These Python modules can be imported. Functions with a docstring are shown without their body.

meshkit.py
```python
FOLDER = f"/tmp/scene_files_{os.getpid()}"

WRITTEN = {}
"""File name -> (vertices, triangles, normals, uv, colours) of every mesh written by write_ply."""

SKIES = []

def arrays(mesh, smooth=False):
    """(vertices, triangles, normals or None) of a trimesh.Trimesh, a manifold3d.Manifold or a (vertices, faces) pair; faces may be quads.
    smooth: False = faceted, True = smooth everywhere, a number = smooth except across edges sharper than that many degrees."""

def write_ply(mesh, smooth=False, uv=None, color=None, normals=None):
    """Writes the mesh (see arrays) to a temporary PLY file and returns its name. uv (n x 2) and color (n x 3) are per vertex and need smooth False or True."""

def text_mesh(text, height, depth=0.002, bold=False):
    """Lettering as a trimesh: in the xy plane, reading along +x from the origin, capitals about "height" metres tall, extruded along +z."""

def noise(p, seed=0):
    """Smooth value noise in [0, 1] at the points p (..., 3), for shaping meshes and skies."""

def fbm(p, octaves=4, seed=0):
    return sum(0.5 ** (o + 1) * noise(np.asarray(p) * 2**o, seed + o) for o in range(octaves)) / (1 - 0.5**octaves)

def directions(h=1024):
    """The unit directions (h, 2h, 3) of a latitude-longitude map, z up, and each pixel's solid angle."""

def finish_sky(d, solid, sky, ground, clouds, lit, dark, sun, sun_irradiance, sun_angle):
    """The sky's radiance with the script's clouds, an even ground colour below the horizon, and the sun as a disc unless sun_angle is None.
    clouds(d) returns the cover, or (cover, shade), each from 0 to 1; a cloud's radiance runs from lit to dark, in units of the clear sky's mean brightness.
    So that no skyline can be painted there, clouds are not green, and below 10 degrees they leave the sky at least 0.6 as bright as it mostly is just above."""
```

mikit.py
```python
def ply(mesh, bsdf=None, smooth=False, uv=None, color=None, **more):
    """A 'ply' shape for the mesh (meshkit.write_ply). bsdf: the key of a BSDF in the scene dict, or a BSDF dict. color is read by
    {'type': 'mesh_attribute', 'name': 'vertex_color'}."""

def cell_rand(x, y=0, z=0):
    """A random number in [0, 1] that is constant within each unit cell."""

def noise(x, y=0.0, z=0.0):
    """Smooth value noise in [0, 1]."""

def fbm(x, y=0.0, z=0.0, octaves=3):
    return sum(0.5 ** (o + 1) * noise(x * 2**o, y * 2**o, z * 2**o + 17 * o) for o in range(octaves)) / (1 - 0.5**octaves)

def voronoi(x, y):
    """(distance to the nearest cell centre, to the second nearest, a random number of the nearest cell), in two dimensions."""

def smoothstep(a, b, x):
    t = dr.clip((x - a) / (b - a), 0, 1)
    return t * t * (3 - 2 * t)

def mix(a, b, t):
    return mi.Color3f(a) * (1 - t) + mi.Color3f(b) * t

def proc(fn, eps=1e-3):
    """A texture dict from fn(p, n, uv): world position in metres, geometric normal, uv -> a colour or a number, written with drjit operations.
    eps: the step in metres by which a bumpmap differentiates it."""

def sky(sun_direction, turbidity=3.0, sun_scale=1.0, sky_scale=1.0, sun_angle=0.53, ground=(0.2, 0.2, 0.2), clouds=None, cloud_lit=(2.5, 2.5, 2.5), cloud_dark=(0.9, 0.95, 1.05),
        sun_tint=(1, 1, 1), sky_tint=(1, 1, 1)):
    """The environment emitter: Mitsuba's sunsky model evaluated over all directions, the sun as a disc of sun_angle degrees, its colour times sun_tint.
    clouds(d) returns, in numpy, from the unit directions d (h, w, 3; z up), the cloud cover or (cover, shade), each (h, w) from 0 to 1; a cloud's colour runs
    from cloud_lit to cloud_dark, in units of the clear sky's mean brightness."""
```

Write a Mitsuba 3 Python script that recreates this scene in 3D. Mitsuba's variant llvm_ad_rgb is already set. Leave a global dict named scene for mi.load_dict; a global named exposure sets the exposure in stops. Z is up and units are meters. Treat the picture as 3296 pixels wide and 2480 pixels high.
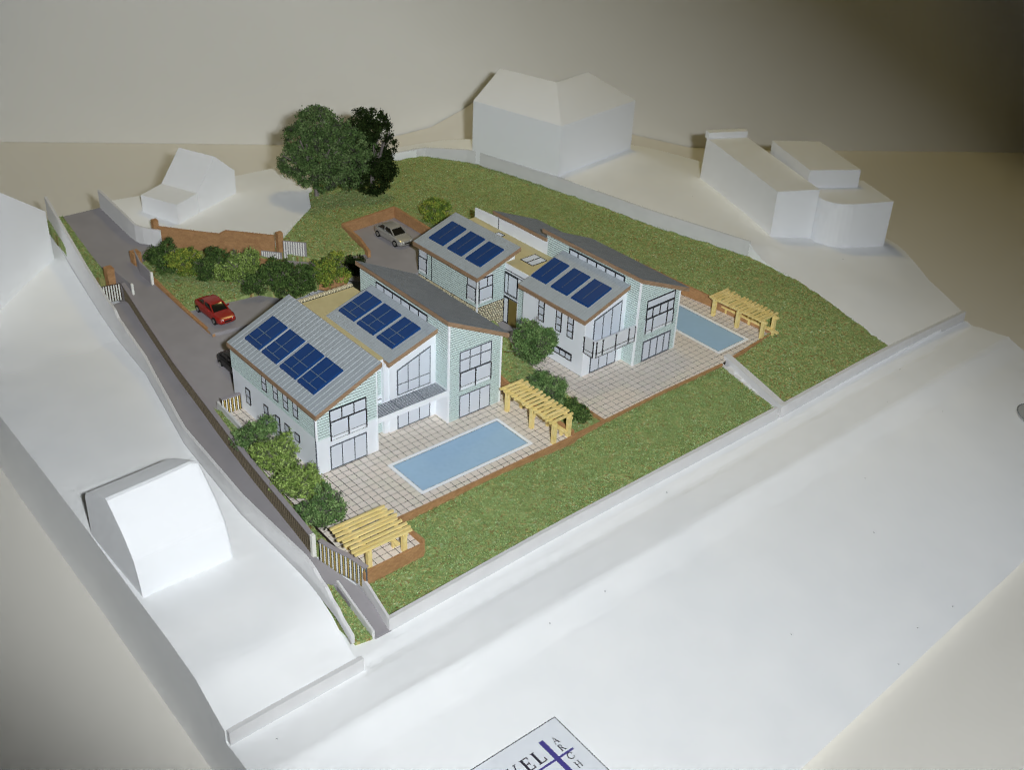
"""Architectural model of two hillside houses on a table, lit by a camera flash. Built in building metres, written at 1:200."""
import math
import numpy as np
import trimesh
import shapely
from shapely.geometry import Polygon, box as rect, LineString, Point
from shapely.ops import unary_union
from scipy.spatial import Delaunay
from scipy.interpolate import RBFInterpolator
import drjit as dr
import mitsuba as mi
import mikit
import meshkit

S = 0.005                                   # 1:200 model
T = mi.ScalarTransform4f
rng = np.random.default_rng(7)
scene, labels = {"type": "scene"}, {}
exposure = 0.38

# ------------------------------------------------------------------ camera
CAM = np.array([-34.598, -58.846, 50.875])
FWD = np.array([0.558124, 0.632784, -0.536732])
RIGHT = np.array([0.766280, -0.641206, 0.040866])
DOWN = np.array([-0.318296, -0.434096, -0.842762])
scene["camera"] = {
    "type": "thinlens", "fov": 46.581, "fov_axis": "x", "near_clip": 0.01, "far_clip": 5.0,
    "aperture_radius": 0.0005, "focus_distance": 82 * S,
    "to_world": T().look_at(origin=(CAM * S).tolist(), target=((CAM + FWD * 50) * S).tolist(), up=(-DOWN).tolist()),
}

# ------------------------------------------------------------------ light: flash beside the lens, added corner-darkening plates, unseen warm lamp
FLASH = CAM + RIGHT * 7.0 - DOWN * 1.0 - FWD * 6.5
AIM = FWD * math.cos(0.6) - DOWN * math.sin(0.6)      # the flash head is tipped up
BD = RIGHT * 0.80 + DOWN * 0.60              # long side of the flash, parallel to the added plates
BN = RIGHT * 0.60 - DOWN * 0.80
FLASH_L = (5900.0, 6130.0, 6300.0)
LAMP_P, LAMP_R, LAMP_L = np.array([54.0, 43.0, 110.0]), 6.3, (31.0, 25.0, 9.0)


def quadmesh(c, a, b):
    return trimesh.Trimesh([c - a - b, c + a - b, c + a + b, c - a + b], [[0, 1, 2], [0, 2, 3]], process=False)


# ------------------------------------------------------------------ materials
def rgb(r, g, b):
    return {"type": "rgb", "value": [r, g, b]}


def U(p):
    return p.x * (1 / S), p.y * (1 / S), p.z * (1 / S)


def mat(key, col, rough=0.75, spec=0.3, bump=None, **kw):
    b = {"type": "principled", "base_color": mikit.proc(col) if callable(col) else rgb(*col), "roughness": rough, "specular": spec, **kw}
    if bump:
        b = {"type": "bumpmap", "arbitrary": mikit.proc(bump[0], eps=bump[2] * S), "scale": bump[1] * S, "bsdf": b}
    scene[key] = {"type": "twosided", "bsdf": b}
    return key


def paint_col(p, n, uv):
    x, y, z = U(p)
    f = mikit.fbm(x * 0.35, y * 0.35, z * 0.35, octaves=3)
    c = mikit.mix((0.77, 0.785, 0.79), (0.84, 0.845, 0.84), f)
    d, d2, w = mikit.voronoi(x * 0.45, y * 0.45)
    return mikit.mix(c, (0.12, 0.12, 0.13), dr.select((d < 0.024) & (w > 0.97), 0.7, 0.0))


def paint_bump(p, n, uv):
    x, y, z = U(p)
    return mikit.fbm(x * 0.5, y * 6.0 - 0.15 * x, z * 2.0, octaves=3) * 0.8 + mikit.noise(x * 2.2, y * 2.2, z * 2.2) * 0.35 + mikit.noise(x * 6, y * 6, z * 6) * 0.15


def board_col(p, n, uv):
    x, y, z = U(p)
    return mikit.mix((0.60, 0.60, 0.60), (0.66, 0.655, 0.65), mikit.fbm(x * 1.1, y * 1.1, z * 1.1))


def lawn_col(p, n, uv):
    x, y, z = U(p)
    wx = x * 7.0 + 1.5 * mikit.noise(x * 2, y * 2)
    wy = y * 7.0 + 1.5 * mikit.noise(x * 2 + 9, y * 2)
    a, b = mikit.cell_rand(wx, wy), mikit.cell_rand(wx, wy, 5)
    big = mikit.fbm(x * 0.35, y * 0.35, 3.0)
    c = mikit.mix((0.17, 0.225, 0.075), (0.33, 0.41, 0.16), a * 0.75 + big * 0.25)
    c = mikit.mix(c, (0.46, 0.38, 0.16), dr.select(b > 0.86, 0.7, 0.0))
    c = mikit.mix(c, (0.24, 0.11, 0.04), dr.select(b < 0.06, 0.75, 0.0))
    return mikit.mix(c, (0.50, 0.60, 0.38), dr.select((b > 0.72) & (b < 0.76), 0.5, 0.0))


def lawn_bump(p, n, uv):
    x, y, z = U(p)
    return mikit.noise(x * 7, y * 7, z * 7)


def cork_col(p, n, uv):
    x, y, z = U(p)
    f = mikit.fbm(x * 3, y * 3, z * 3, octaves=3)
    g = mikit.cell_rand(x * 7 + mikit.noise(x * 3, y * 3), y * 7, z * 7)
    return mikit.mix((0.30, 0.150, 0.065), (0.50, 0.295, 0.145), f * 0.7 + g * 0.3)


def cork_bump(p, n, uv):
    x, y, z = U(p)
    return mikit.fbm(x * 4, y * 4, z * 4)


def asphalt_col(p, n, uv):
    x, y, z = U(p)
    return mikit.mix((0.265, 0.252, 0.262), (0.325, 0.308, 0.32), mikit.fbm(x * 0.8, y * 0.8, z, octaves=4))


def pine_col(p, n, uv):
    x, y, z = U(p)
    g = mikit.fbm(x * 1.5, y * 1.5, z * 5, octaves=3)
    return mikit.mix((0.66, 0.50, 0.15), (0.82, 0.69, 0.34), g)


def fascia_col(p, n, uv):
    x, y, z = U(p)
    g = mikit.fbm(x * 1.2, y * 1.2, z * 9, octaves=3)
    return mikit.mix((0.20, 0.125, 0.075), (0.40, 0.265, 0.165), g)


def roof_col(p, n, uv):
    x, y, z = U(p)
    return mikit.mix((0.30, 0.335, 0.36), (0.36, 0.40, 0.43), mikit.fbm(x * 0.7, y * 3, z, octaves=3))


def droof_col(p, n, uv):
    x, y, z = U(p)
    return mikit.mix((0.135, 0.150, 0.170), (0.20, 0.215, 0.235), mikit.fbm(x * 0.6, y * 6, z, octaves=3))


def pool_col(p, n, uv):
    x, y, z = U(p)
    return mikit.mix((0.315, 0.485, 0.655), (0.355, 0.52, 0.69), mikit.fbm(x * 4, y * 4, z, octaves=3))


def tan_col(p, n, uv):
    x, y, z = U(p)
    return mikit.mix((0.46, 0.40, 0.215), (0.54, 0.47, 0.26), mikit.fbm(x * 1.5, y * 1.5, z))


def table_col(p, n, uv):
    x, y, z = U(p)
    return mikit.mix((0.725, 0.70, 0.635), (0.765, 0.74, 0.675), mikit.fbm(x * 0.06, y * 0.06, z * 0.06, octaves=4))


def wall_col(p, n, uv):
    x, y, z = U(p)
    return mikit.mix((0.75, 0.745, 0.70), (0.80, 0.79, 0.745), mikit.fbm(x * 0.05, y * 0.05, z * 0.05, octaves=4))


mat("painted_white", paint_col, 0.7, 0.35, (paint_bump, 0.035, 0.04))
mat("white_board", board_col, 0.75)
mat("house_white", (0.755, 0.79, 0.83), 0.8, 0.25)
mat("trim_white", (0.83, 0.85, 0.88), 0.8, 0.25)
mat("foam_white", (0.80, 0.815, 0.83), 0.8, 0.25, (paint_bump, 0.03, 0.05))
mat("lawn_mat", lawn_col, 0.9, 0.1, (lawn_bump, 0.10, 0.05))
mat("cork", cork_col, 0.9, 0.1, (cork_bump, 0.10, 0.05))
mat("asphalt", asphalt_col, 0.75, 0.3)
mat("pine", pine_col, 0.6, 0.4)
mat("fascia_wood", fascia_col, 0.7, 0.3)
mat("roof_grey", roof_col, 0.6, 0.4)
mat("roof_dark", droof_col, 0.6, 0.4)
mat("roof_line", (0.56, 0.60, 0.625), 0.7)
mat("roof_line_soft", (0.37, 0.405, 0.43), 0.7)
mat("pool_print", pool_col, 0.6, 0.3)
mat("tan_card", tan_col, 0.8, 0.2)
mat("table_paper", table_col, 0.85, 0.15)
mat("wall_paint", wall_col, 0.85, 0.15)
mat("ink", (0.022, 0.026, 0.030), 0.7)
mat("ink_soft", (0.10, 0.115, 0.14), 0.7)
mat("pane_print", (0.60, 0.64, 0.70), 0.65, 0.4)
mat("clad_mint", (0.60, 0.715, 0.695), 0.8, 0.2)
mat("clad_gap", (0.10, 0.15, 0.145), 0.8, 0.2)
mat("door_olive", (0.165, 0.125, 0.035), 0.7)
mat("solar_blue", (0.006, 0.042, 0.165), 0.3, 0.45)
mat("solar_line", (0.14, 0.18, 0.21), 0.5)
mat("joint_dark", (0.030, 0.020, 0.014), 0.9)
for i, c in enumerate([(0.70, 0.635, 0.56), (0.715, 0.64, 0.57), (0.69, 0.64, 0.555), (0.72, 0.655, 0.59)]):
    mat(f"tile_{'abcd'[i]}", c, 0.8, 0.2)
for i, c in enumerate([(0.62, 0.56, 0.38), (0.70, 0.64, 0.46), (0.55, 0.49, 0.33)]):
    mat(f"stone_{'abc'[i]}", c, 0.8, 0.2)
mat("slat_white", (0.78, 0.78, 0.72), 0.7)
mat("slat_gold", (0.42, 0.30, 0.075), 0.7)
mat("fence_brown", (0.165, 0.135, 0.09), 0.8)
mat("fence_line", (0.05, 0.036, 0.022), 0.8)
mat("fence_cap", (0.30, 0.275, 0.285), 0.8)
mat("bark", (0.20, 0.175, 0.165), 0.9)
mat("car_red", (0.27, 0.012, 0.008), 0.25, 0.6, clearcoat=1.0, clearcoat_gloss=0.9)
mat("car_silver", (0.40, 0.39, 0.36), 0.25, 0.5, metallic=0.4, clearcoat=0.8, clearcoat_gloss=0.9)
mat("car_black", (0.008, 0.008, 0.008), 0.3, 0.5, clearcoat=0.6)
mat("car_glass", (0.012, 0.011, 0.008), 0.12, 0.6)
mat("tyre", (0.010, 0.010, 0.010), 0.7)
mat("hub_metal", (0.45, 0.45, 0.42), 0.3, 0.5, metallic=0.8)
mat("lamp_clear", (0.75, 0.75, 0.72), 0.15, 0.6)
mat("label_paper", (0.66, 0.685, 0.715), 0.6)
mat("disc_paper", (0.40, 0.405, 0.39), 0.6)
mat("print_black", (0.020, 0.018, 0.030), 0.6)
mat("print_violet", (0.055, 0.045, 0.21), 0.6)
mat("lamp_black", (0.01, 0.01, 0.01), 0.9)
scene["flock"] = {"type": "twosided", "bsdf": {"type": "diffuse", "reflectance": {"type": "mesh_attribute", "name": "vertex_color"}}}


# ------------------------------------------------------------------ entry helpers
def put(key, d):
    scene[key] = d
    return key


COUNT = {}


def number(base):
    n = COUNT.get(base, 0)
    COUNT[base] = n + 1
    return base if n == 0 else f"{base}_{n:03d}"


def scaled(m, M=None):
    m = m.copy() if isinstance(m, trimesh.Trimesh) else trimesh.Trimesh(*m, process=False)
    if M is not None:
        m.apply_transform(M)
    m.apply_scale(S)
    return m


def part(parent, name, mesh, bsdf, M=None, smooth=False, label=None, kind=None, color=None):
    """One entry of the scene under its thing (parent None: a thing of its own)."""
    k = number(name if parent is None else parent + "__" + name)
    m = scaled(mesh, M)
    put(k, mikit.ply(m, bsdf, smooth, color=color))
    if label or kind:
        labels[k] = {}
        if label:
            labels[k]["label"] = label
        if kind:
            labels[k]["kind"] = kind
    return k


def thing(name, label, cat, group=None):
    k = number(name)
    labels[k] = {"label": label, "category": cat}
    if group:
        labels[k]["group"] = group
    return k


def solo(name, mesh, bsdf, label, cat, group=None, M=None, smooth=False):
    k = part(None, name, mesh, bsdf, M, smooth)
    labels[k] = {"label": label, "category": cat}
    if group:
        labels[k]["group"] = group
    return k


def struct(name, mesh, bsdf, label=None, smooth=False, kind="structure"):
    k = part(None, name, mesh, bsdf, None, smooth)
    labels[k] = {"kind": kind}
    if label:
        labels[k]["label"] = label
    return k


def copies(parent, name, plydict, mats):
    """The same piece many times over: a list of (4x4 in world metres, bsdf key)."""
    for M4, bs in mats:
        k = number(parent + "__" + name)
        d = dict(plydict)
        d["bsdf"] = {"type": "ref", "id": bs}
        d["to_world"] = T(M4.tolist())
        put(k, d)


# ------------------------------------------------------------------ mesh helpers (building metres)
def box(x0, x1, y0, y1, z0, z1):
    return trimesh.creation.box(bounds=[[min(x0, x1), min(y0, y1), min(z0, z1)], [max(x0, x1), max(y0, y1), max(z0, z1)]])


def hexa(b, t):
    """Four bottom and four top points, in the same order."""
    v = np.array(list(b) + list(t), float)
    f = [[0, 2, 1], [0, 3, 2], [4, 5, 6], [4, 6, 7]]
    for i in range(4):
        j = (i + 1) % 4
        f += [[i, j, j + 4], [i, j + 4, i + 4]]
    m = trimesh.Trimesh(v, f, process=False)
    if m.volume < 0:
        m.invert()
    return m


def cat(ms):
    return trimesh.util.concatenate([m for m in ms if m is not None])


def extrude(poly, h):
    ms = []
    for g in getattr(poly, "geoms", [poly]):
        if g.geom_type == "Polygon" and g.area > 1e-5:
            ms.append(trimesh.creation.extrude_polygon(g, h, engine="earcut"))
    return cat(ms) if ms else None


class Face:
    """A wall face: a along the wall, b up, c out of the wall. side 'f': the plane y = at, facing -y; side 'l': the plane x = at, facing -x."""

    def __init__(self, side, at):
        self.side, self.at = side, at
        A = np.eye(4)
        if side == "f":
            A[:3, :3] = np.array([[1, 0, 0], [0, 0, -1], [0, 1, 0]])
            A[1, 3] = at
        else:
            A[:3, :3] = np.array([[0, 0, -1], [1, 0, 0], [0, 1, 0]])
            A[0, 3] = at
        self.A = A

    def box(self, a0, a1, b0, b1, c0, c1):
        return self.fix(box(a0, a1, b0, b1, c0, c1))

    def prism(self, poly, c0, c1):
        m = extrude(poly, c1 - c0)
        if m is None:
            return None
        m.apply_translation([0, 0, c0])
        return self.fix(m)

    def fix(self, m):
        m.apply_transform(self.A)
        return m


def rod(p, q, r, n=6):
    return trimesh.creation.cylinder(r, segment=[p, q], sections=n)


def beam(p, q, w, h):
    """Square timber from p to q, w wide and h high, lying level or standing."""
    p, q = np.array(p, float), np.array(q, float)
    d = (q - p) / np.linalg.norm(q - p)
    s = np.cross(d, [0, 0, 1.0])
    s = np.array([1.0, 0, 0]) if np.linalg.norm(s) < 1e-6 else s / np.linalg.norm(s)
    u = np.cross(s, d)
    o = [-s * w / 2 - u * h / 2, s * w / 2 - u * h / 2, s * w / 2 + u * h / 2, -s * w / 2 + u * h / 2]
    return hexa([p + k for k in o], [q + k for k in o])


def sheet(poly, zf, step=1.0, thick=None, bottom=None, jitter=0.0):
    """A surface over the polygon at the heights zf(x, y), closed by a skirt down to 'bottom' (or by 'thick')."""
    poly = Polygon(poly) if not isinstance(poly, Polygon) else poly
    pts, rings = [], []
    for ring in [poly.exterior] + list(poly.interiors):
        L = ring.length
        n = max(int(L / step), 4)
        corner = [ring.project(Point(c)) for c in ring.coords[:-1]]
        ds = sorted(set(np.round(np.r_[np.arange(n) * L / n, corner], 4)))
        keep = [ds[0]]
        for d in ds[1:]:
            if d - keep[-1] > step * 0.05:
                keep.append(d)
            elif any(abs(d - c) < 1e-3 for c in corner):
                keep[-1] = d
        rp = [ring.interpolate(d).coords[0] for d in keep]
        rings.append((len(pts), len(rp)))
        pts += rp
    x0, y0, x1, y1 = poly.bounds
    gx, gy = np.meshgrid(np.arange(x0, x1, step), np.arange(y0, y1, step))
    g = np.c_[gx.ravel(), gy.ravel()]
    if jitter:
        g = g + rng.uniform(-jitter, jitter, g.shape) * step
    inner = poly.buffer(-0.35 * step)
    g = g[shapely.contains_xy(inner, g[:, 0], g[:, 1])]
    P = np.vstack([np.array(pts), g]) if len(g) else np.array(pts)
    tri = Delaunay(P).simplices
    cen = P[tri].mean(1)
    ok = shapely.contains_xy(poly.buffer(1e-6), cen[:, 0], cen[:, 1])
    tri = tri[ok]
    a = P[tri]
    area = (a[:, 1, 0] - a[:, 0, 0]) * (a[:, 2, 1] - a[:, 0, 1]) - (a[:, 2, 0] - a[:, 0, 0]) * (a[:, 1, 1] - a[:, 0, 1])
    tri = tri[np.abs(area) > 1e-7]
    area = area[np.abs(area) > 1e-7]
    tri[area < 0] = tri[area < 0][:, ::-1]
    z = zf(P[:, 0], P[:, 1])
    V = np.c_[P, z]
    F = [tri]
    if thick is not None or bottom is not None:
        zb = z - thick if thick is not None else np.full(len(z), bottom)
        off = len(V)
        for i0, n in rings:
            idx = np.arange(i0, i0 + n)
            ring = P[idx]
            ar = 0.5 * np.sum(ring[:, 0] * np.roll(ring[:, 1], -1) - np.roll(ring[:, 0], -1) * ring[:, 1])
            top = np.c_[ring, z[idx]]
            bot = np.c_[ring, zb[idx]]
            base = off
            V = np.vstack([V, top, bot])
            off = len(V)
            j = np.arange(n)
            k = (j + 1) % n
            q = np.vstack([np.c_[base + j, base + n + j, base + n + k], np.c_[base + j, base + n + k, base + k]])
            F.append(q if ar > 0 else q[:, ::-1])
            if i0 != 0:
                F[-1] = F[-1]
    return trimesh.Trimesh(V, np.vstack(F), process=False)


def wallstrip(path, tops, bots, w, cap=0.0):
    """A thin wall along a path with its own top and bottom height at each point."""
    path = np.array(path, float)
    d = np.gradient(path, axis=0)
    d /= np.linalg.norm(d, axis=1, keepdims=True)
    nrm = np.c_[-d[:, 1], d[:, 0]] * w / 2
    ms = []
    A, B = path - nrm, path + nrm
    n = len(path)
    V, F = [], []
    for i in range(n):
        V += [[*A[i], bots[i]], [*B[i], bots[i]], [*B[i], tops[i]], [*A[i], tops[i]]]
    for i in range(n - 1):
        a, b = 4 * i, 4 * (i + 1)
        for j in range(4):
            k = (j + 1) % 4
            F += [[a + j, a + k, b + k], [a + j, b + k, b + j]]
    F += [[0, 2, 1], [0, 3, 2], [4 * (n - 1), 4 * (n - 1) + 1, 4 * (n - 1) + 2], [4 * (n - 1), 4 * (n - 1) + 2, 4 * (n - 1) + 3]]
    m = trimesh.Trimesh(V, F, process=False)
    if m.volume < 0:
        m.invert()
    return m


def resample(path, step):
    ls = LineString(path)
    n = max(int(ls.length / step), 1)
    return np.array([ls.interpolate(i / n, normalized=True).coords[0] for i in range(n + 1)])


def lerp(tab):
    t = np.array(tab, float)
    return lambda v: np.interp(v, t[:, 0], t[:, 1])


def rbf(pts):
    a = np.array(pts, float)
    f = RBFInterpolator(a[:, :2], a[:, 2], kernel="linear", smoothing=0.0)
    return lambda x, y: f(np.c_[np.ravel(x), np.ravel(y)])


# ------------------------------------------------------------------ lamps
flash = number("flash_lamp")
labels[flash] = {"label": "camera flash out of view beside the lens with two added black plates darkening two corners", "category": "lamp"}
fa = BD - AIM * np.dot(BD, AIM)
fa /= np.linalg.norm(fa)
fm = quadmesh(FLASH, fa * 1.6, np.cross(AIM, fa) * 0.7)
if np.dot(np.cross(*(fm.vertices[1] - fm.vertices[0], fm.vertices[2] - fm.vertices[0])), AIM) < 0:
    fm.invert()
d_ = mikit.ply(scaled(fm), "lamp_black")
d_["emitter"] = {"type": "area", "radiance": rgb(*FLASH_L)}
put(flash + "__reflector", d_)
for sgn, h, o, nm in ((1, 5.5, 1.36, "added_light_blocker"), (-1, 5.5, 2.62, "added_light_blocker_001")):  # added plates cut the flash beam to darken two opposite picture corners
    c = FLASH + FWD * h + BN * sgn * (o + 4.0)
    a, b, e = BD * 4.0, BN * 4.0, FWD * 0.06
    put(flash + "__" + nm, mikit.ply(scaled(hexa([c - a - b - e, c + a - b - e, c + a + b - e, c - a + b - e], [c - a - b + e, c + a - b + e, c + a + b + e, c - a + b + e])), "lamp_black"))
lampk = number("unseen_warm_lamp")  # lamp out of view, placed to warm the shadows and the table
labels[lampk] = {"label": "unseen round warm lamp above the table, placed to warm the shadows", "category": "lamp"}
d_ = mikit.ply(trimesh.Trimesh(np.array([[math.cos(t) * LAMP_R, math.sin(t) * LAMP_R, 0] for t in np.linspace(0, 2 * math.pi, 25)[:-1]]) * S + LAMP_P * S,
                               [[0, i + 1, i] for i in range(1, 23)], process=False), "lamp_black")
d_["emitter"] = {"type": "area", "radiance": rgb(*LAMP_L)}
put(lampk + "__diffuser", d_)
ring = np.array([[math.cos(t), math.sin(t)] for t in np.linspace(0, 2 * math.pi, 49)[:-1]])
sv = np.vstack([np.c_[ring * LAMP_R * 1.3, np.full(48, 1.0)], np.c_[ring * 31.0, np.full(48, -50.0)], [[0, 0, 1.5]]]) + LAMP_P
sf = [[i, (i + 1) % 48, 48 + (i + 1) % 48] for i in range(48)] + [[i, 48 + (i + 1) % 48, 48 + i] for i in range(48)] + [[i, 96, (i + 1) % 48] for i in range(48)]
put(lampk + "__added_shade", mikit.ply(scaled(trimesh.Trimesh(sv, sf, process=False)), "lamp_black"))  # added cone under the lamp keeps its light off two picture corners

# ------------------------------------------------------------------ table and backdrop
ZT = -7.3
B0, B1 = np.array([10.1, 93.1]), np.array([121.4, 13.7])
bd = (B1 - B0) / np.linalg.norm(B1 - B0)
bn = np.array([bd[1], -bd[0]])                                     # towards the camera
bn = bn if np.dot(bn, CAM[:2] - B0) > 0 else -bn
ql, qr = B0 - bd * 110, B1 + bd * 110
tb = Polygon([ql - bn * 2, qr - bn * 2, qr + bn * 230, ql + bn * 230])
tm = extrude(tb, 3.0)
tm.apply_translation([0, 0, ZT - 3.0])
struct("table", tm, "table_paper", "pale paper covered table top under the model")
bm = hexa([[*(ql - bn * 0.0), ZT + 0.02], [*(qr - bn * 0.0), ZT + 0.02], [*(qr - bn * 1.2), ZT + 0.02], [*(ql - bn * 1.2), ZT + 0.02]],
          [[*(ql - bn * 0.0), 130], [*(qr - bn * 0.0), 130], [*(qr - bn * 1.2), 130], [*(ql - bn * 1.2), 130]])
FL = np.array([(38, -7.3), (48, -6.9), (51, -5.9), (54.8, -4.6), (58.2, -2.1), (61, .5), (66, 1.6), (70, -.6), (76, -5.1), (83, -7.0), (90, -7.3)])
fs = np.linspace(38, 90, 60)
fv = []
for xx in fs:
    yb = (0.58 * 10.1 + 0.8146 * 93.1 - 0.25 - 0.58 * xx) / 0.8146
    hh = float(np.interp(xx, FL[:, 0], FL[:, 1])) - ZT
    for t in np.linspace(0, 1, 9):
        fv.append([xx - bd[1] * 0 + bn[0] * 13 * (1 - t), yb + bn[1] * 13 * (1 - t), ZT + .03 + hh * t ** 1.6])
ff = [[i * 9 + j, (i + 1) * 9 + j, (i + 1) * 9 + j + 1] for i in range(59) for j in range(8)] + [[i * 9 + j, (i + 1) * 9 + j + 1, i * 9 + j + 1] for i in range(59) for j in range(8)]
put("table__paper_fold", mikit.ply(scaled(trimesh.Trimesh(fv, ff, process=False)), "table_paper", 40))
struct("backdrop", bm, "wall_paint", "pale grey wall behind the table")

# ------------------------------------------------------------------ terrain
TH, X0, Y0, Z2 = 0.02064, 22.2355, -0.7325, -0.3752                # where the second house stands
M1 = np.eye(4)
M2 = np.eye(4)
M2[:2, :2] = [[math.cos(TH), -math.sin(TH)], [math.sin(TH), math.cos(TH)]]
M2[:3, 3] = [X0, Y0, Z2]


def w2(a, b):
    v = M2 @ np.array([a, b, 0, 1.0])
    return v[0], v[1]


site_z = rbf([(-5, -10, -.9), (-4, -13.5, -1.2), (10, -8.2, -.36), (25, -7.4, -.6), (38, -7, -.6), (0, -13.2, -1.15), (15, -13, -1.15), (30, -13, -1.15), (42, -12.8, -1.1), (50, -12.4, -1.05),
              (43, -3, .1), (42.6, 4, .7), (48, -5, .2), (50.9, -1, .55), (50.7, -7, -.2), (50, 4, 1.0), (47.5, 14.3, 1.0), (45.2, 25.7, 1.0), (43, 34, 1.0), (40.5, 40, .95), (36, 42, 1.0), (30, 30, 2.4), (22, 37, 2.95),
              (20, 30, 2.9), (26, 34, 2.7), (40, 25, 1.5), (36, 18, 1.7), (13.2, 28.5, 2.6), (10, 31, 2.3), (5, 33, 2.1), (3, 24, 1.6), (8, 24, 1.9), (12, 23, 2.1), (15, 24, 2.1), (18, 24, 2.3),
              (19, 21, 2.1), (28, 26, 2.7), (32, 22, 2.2), (18, 6, .9), (19, -6, -.5), (20, 0, -.1), (10, 20, 1.9), (16, 15, 1.6), (30, 42, 2.1), (26, 42.5, 2.6)])
left_y = lerp([(-20, -2.3), (-16.2, -1.9), (-15.4, -1.35), (-14, -.85), (-12, -.1), (-8, .1), (0, .02), (10, .12), (20, .0), (26, -.1), (33, .6), (38, 1.2), (46, 1.8)])
right_z = rbf([(50.3, 4.4, 2.5), (47.5, 16, 2.5), (45.8, 26.6, 2.5), (43.2, 37.7, 2.4), (39, 43, 1.7), (54, 5, 1.6), (59.9, 19.3, 1.6), (64, -2, .8), (66.5, 0, .2), (63.8, -7.5, -.6), (61.6, -12.6, -1.2),
               (51.2, -1, .5), (50.9, -7, -.25), (50.4, -12.6, -1.1), (51.2, 2.6, .9), (53, 2.4, 1.3), (66.5, 24.4, .1), (60, 30.6, 1.7), (52, 38, 1.6), (44, 44.2, 1.2), (58, 28, 2.4), (56, -6, .2), (57, -12.5, -1.1)])
gable_z = rbf([(3.9, 44, 3.6), (3.9, 37.5, 3.0), (5.8, 36.0, 2.9), (13, 29, 2.9), (20, 34, 2.95), (21.5, 37, 3.0), (26, 43.5, 2.6), (8, 38, 3.0), (15, 41, 3.0), (10, 44, 3.2)])
road_y = lerp([(-40, -7.0), (-34.6, -6.2), (-32, -5.65), (-23, -3.65), (-20, -2.95), (-18.55, -2.3), (-18.25, -2.08), (-17.6, -2.16), (-15.3, -2.18), (-14.95, -2.32), (-14.5, -2.04), (-12, -2.0)])
LEFTX = [(44.5, -1.2), (38, -2.0), (30, -2.9), (19.4, -3.9), (9, -5.9), (-.5, -6.6), (-9, -6.6), (-14.5, -7.0)]

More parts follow.
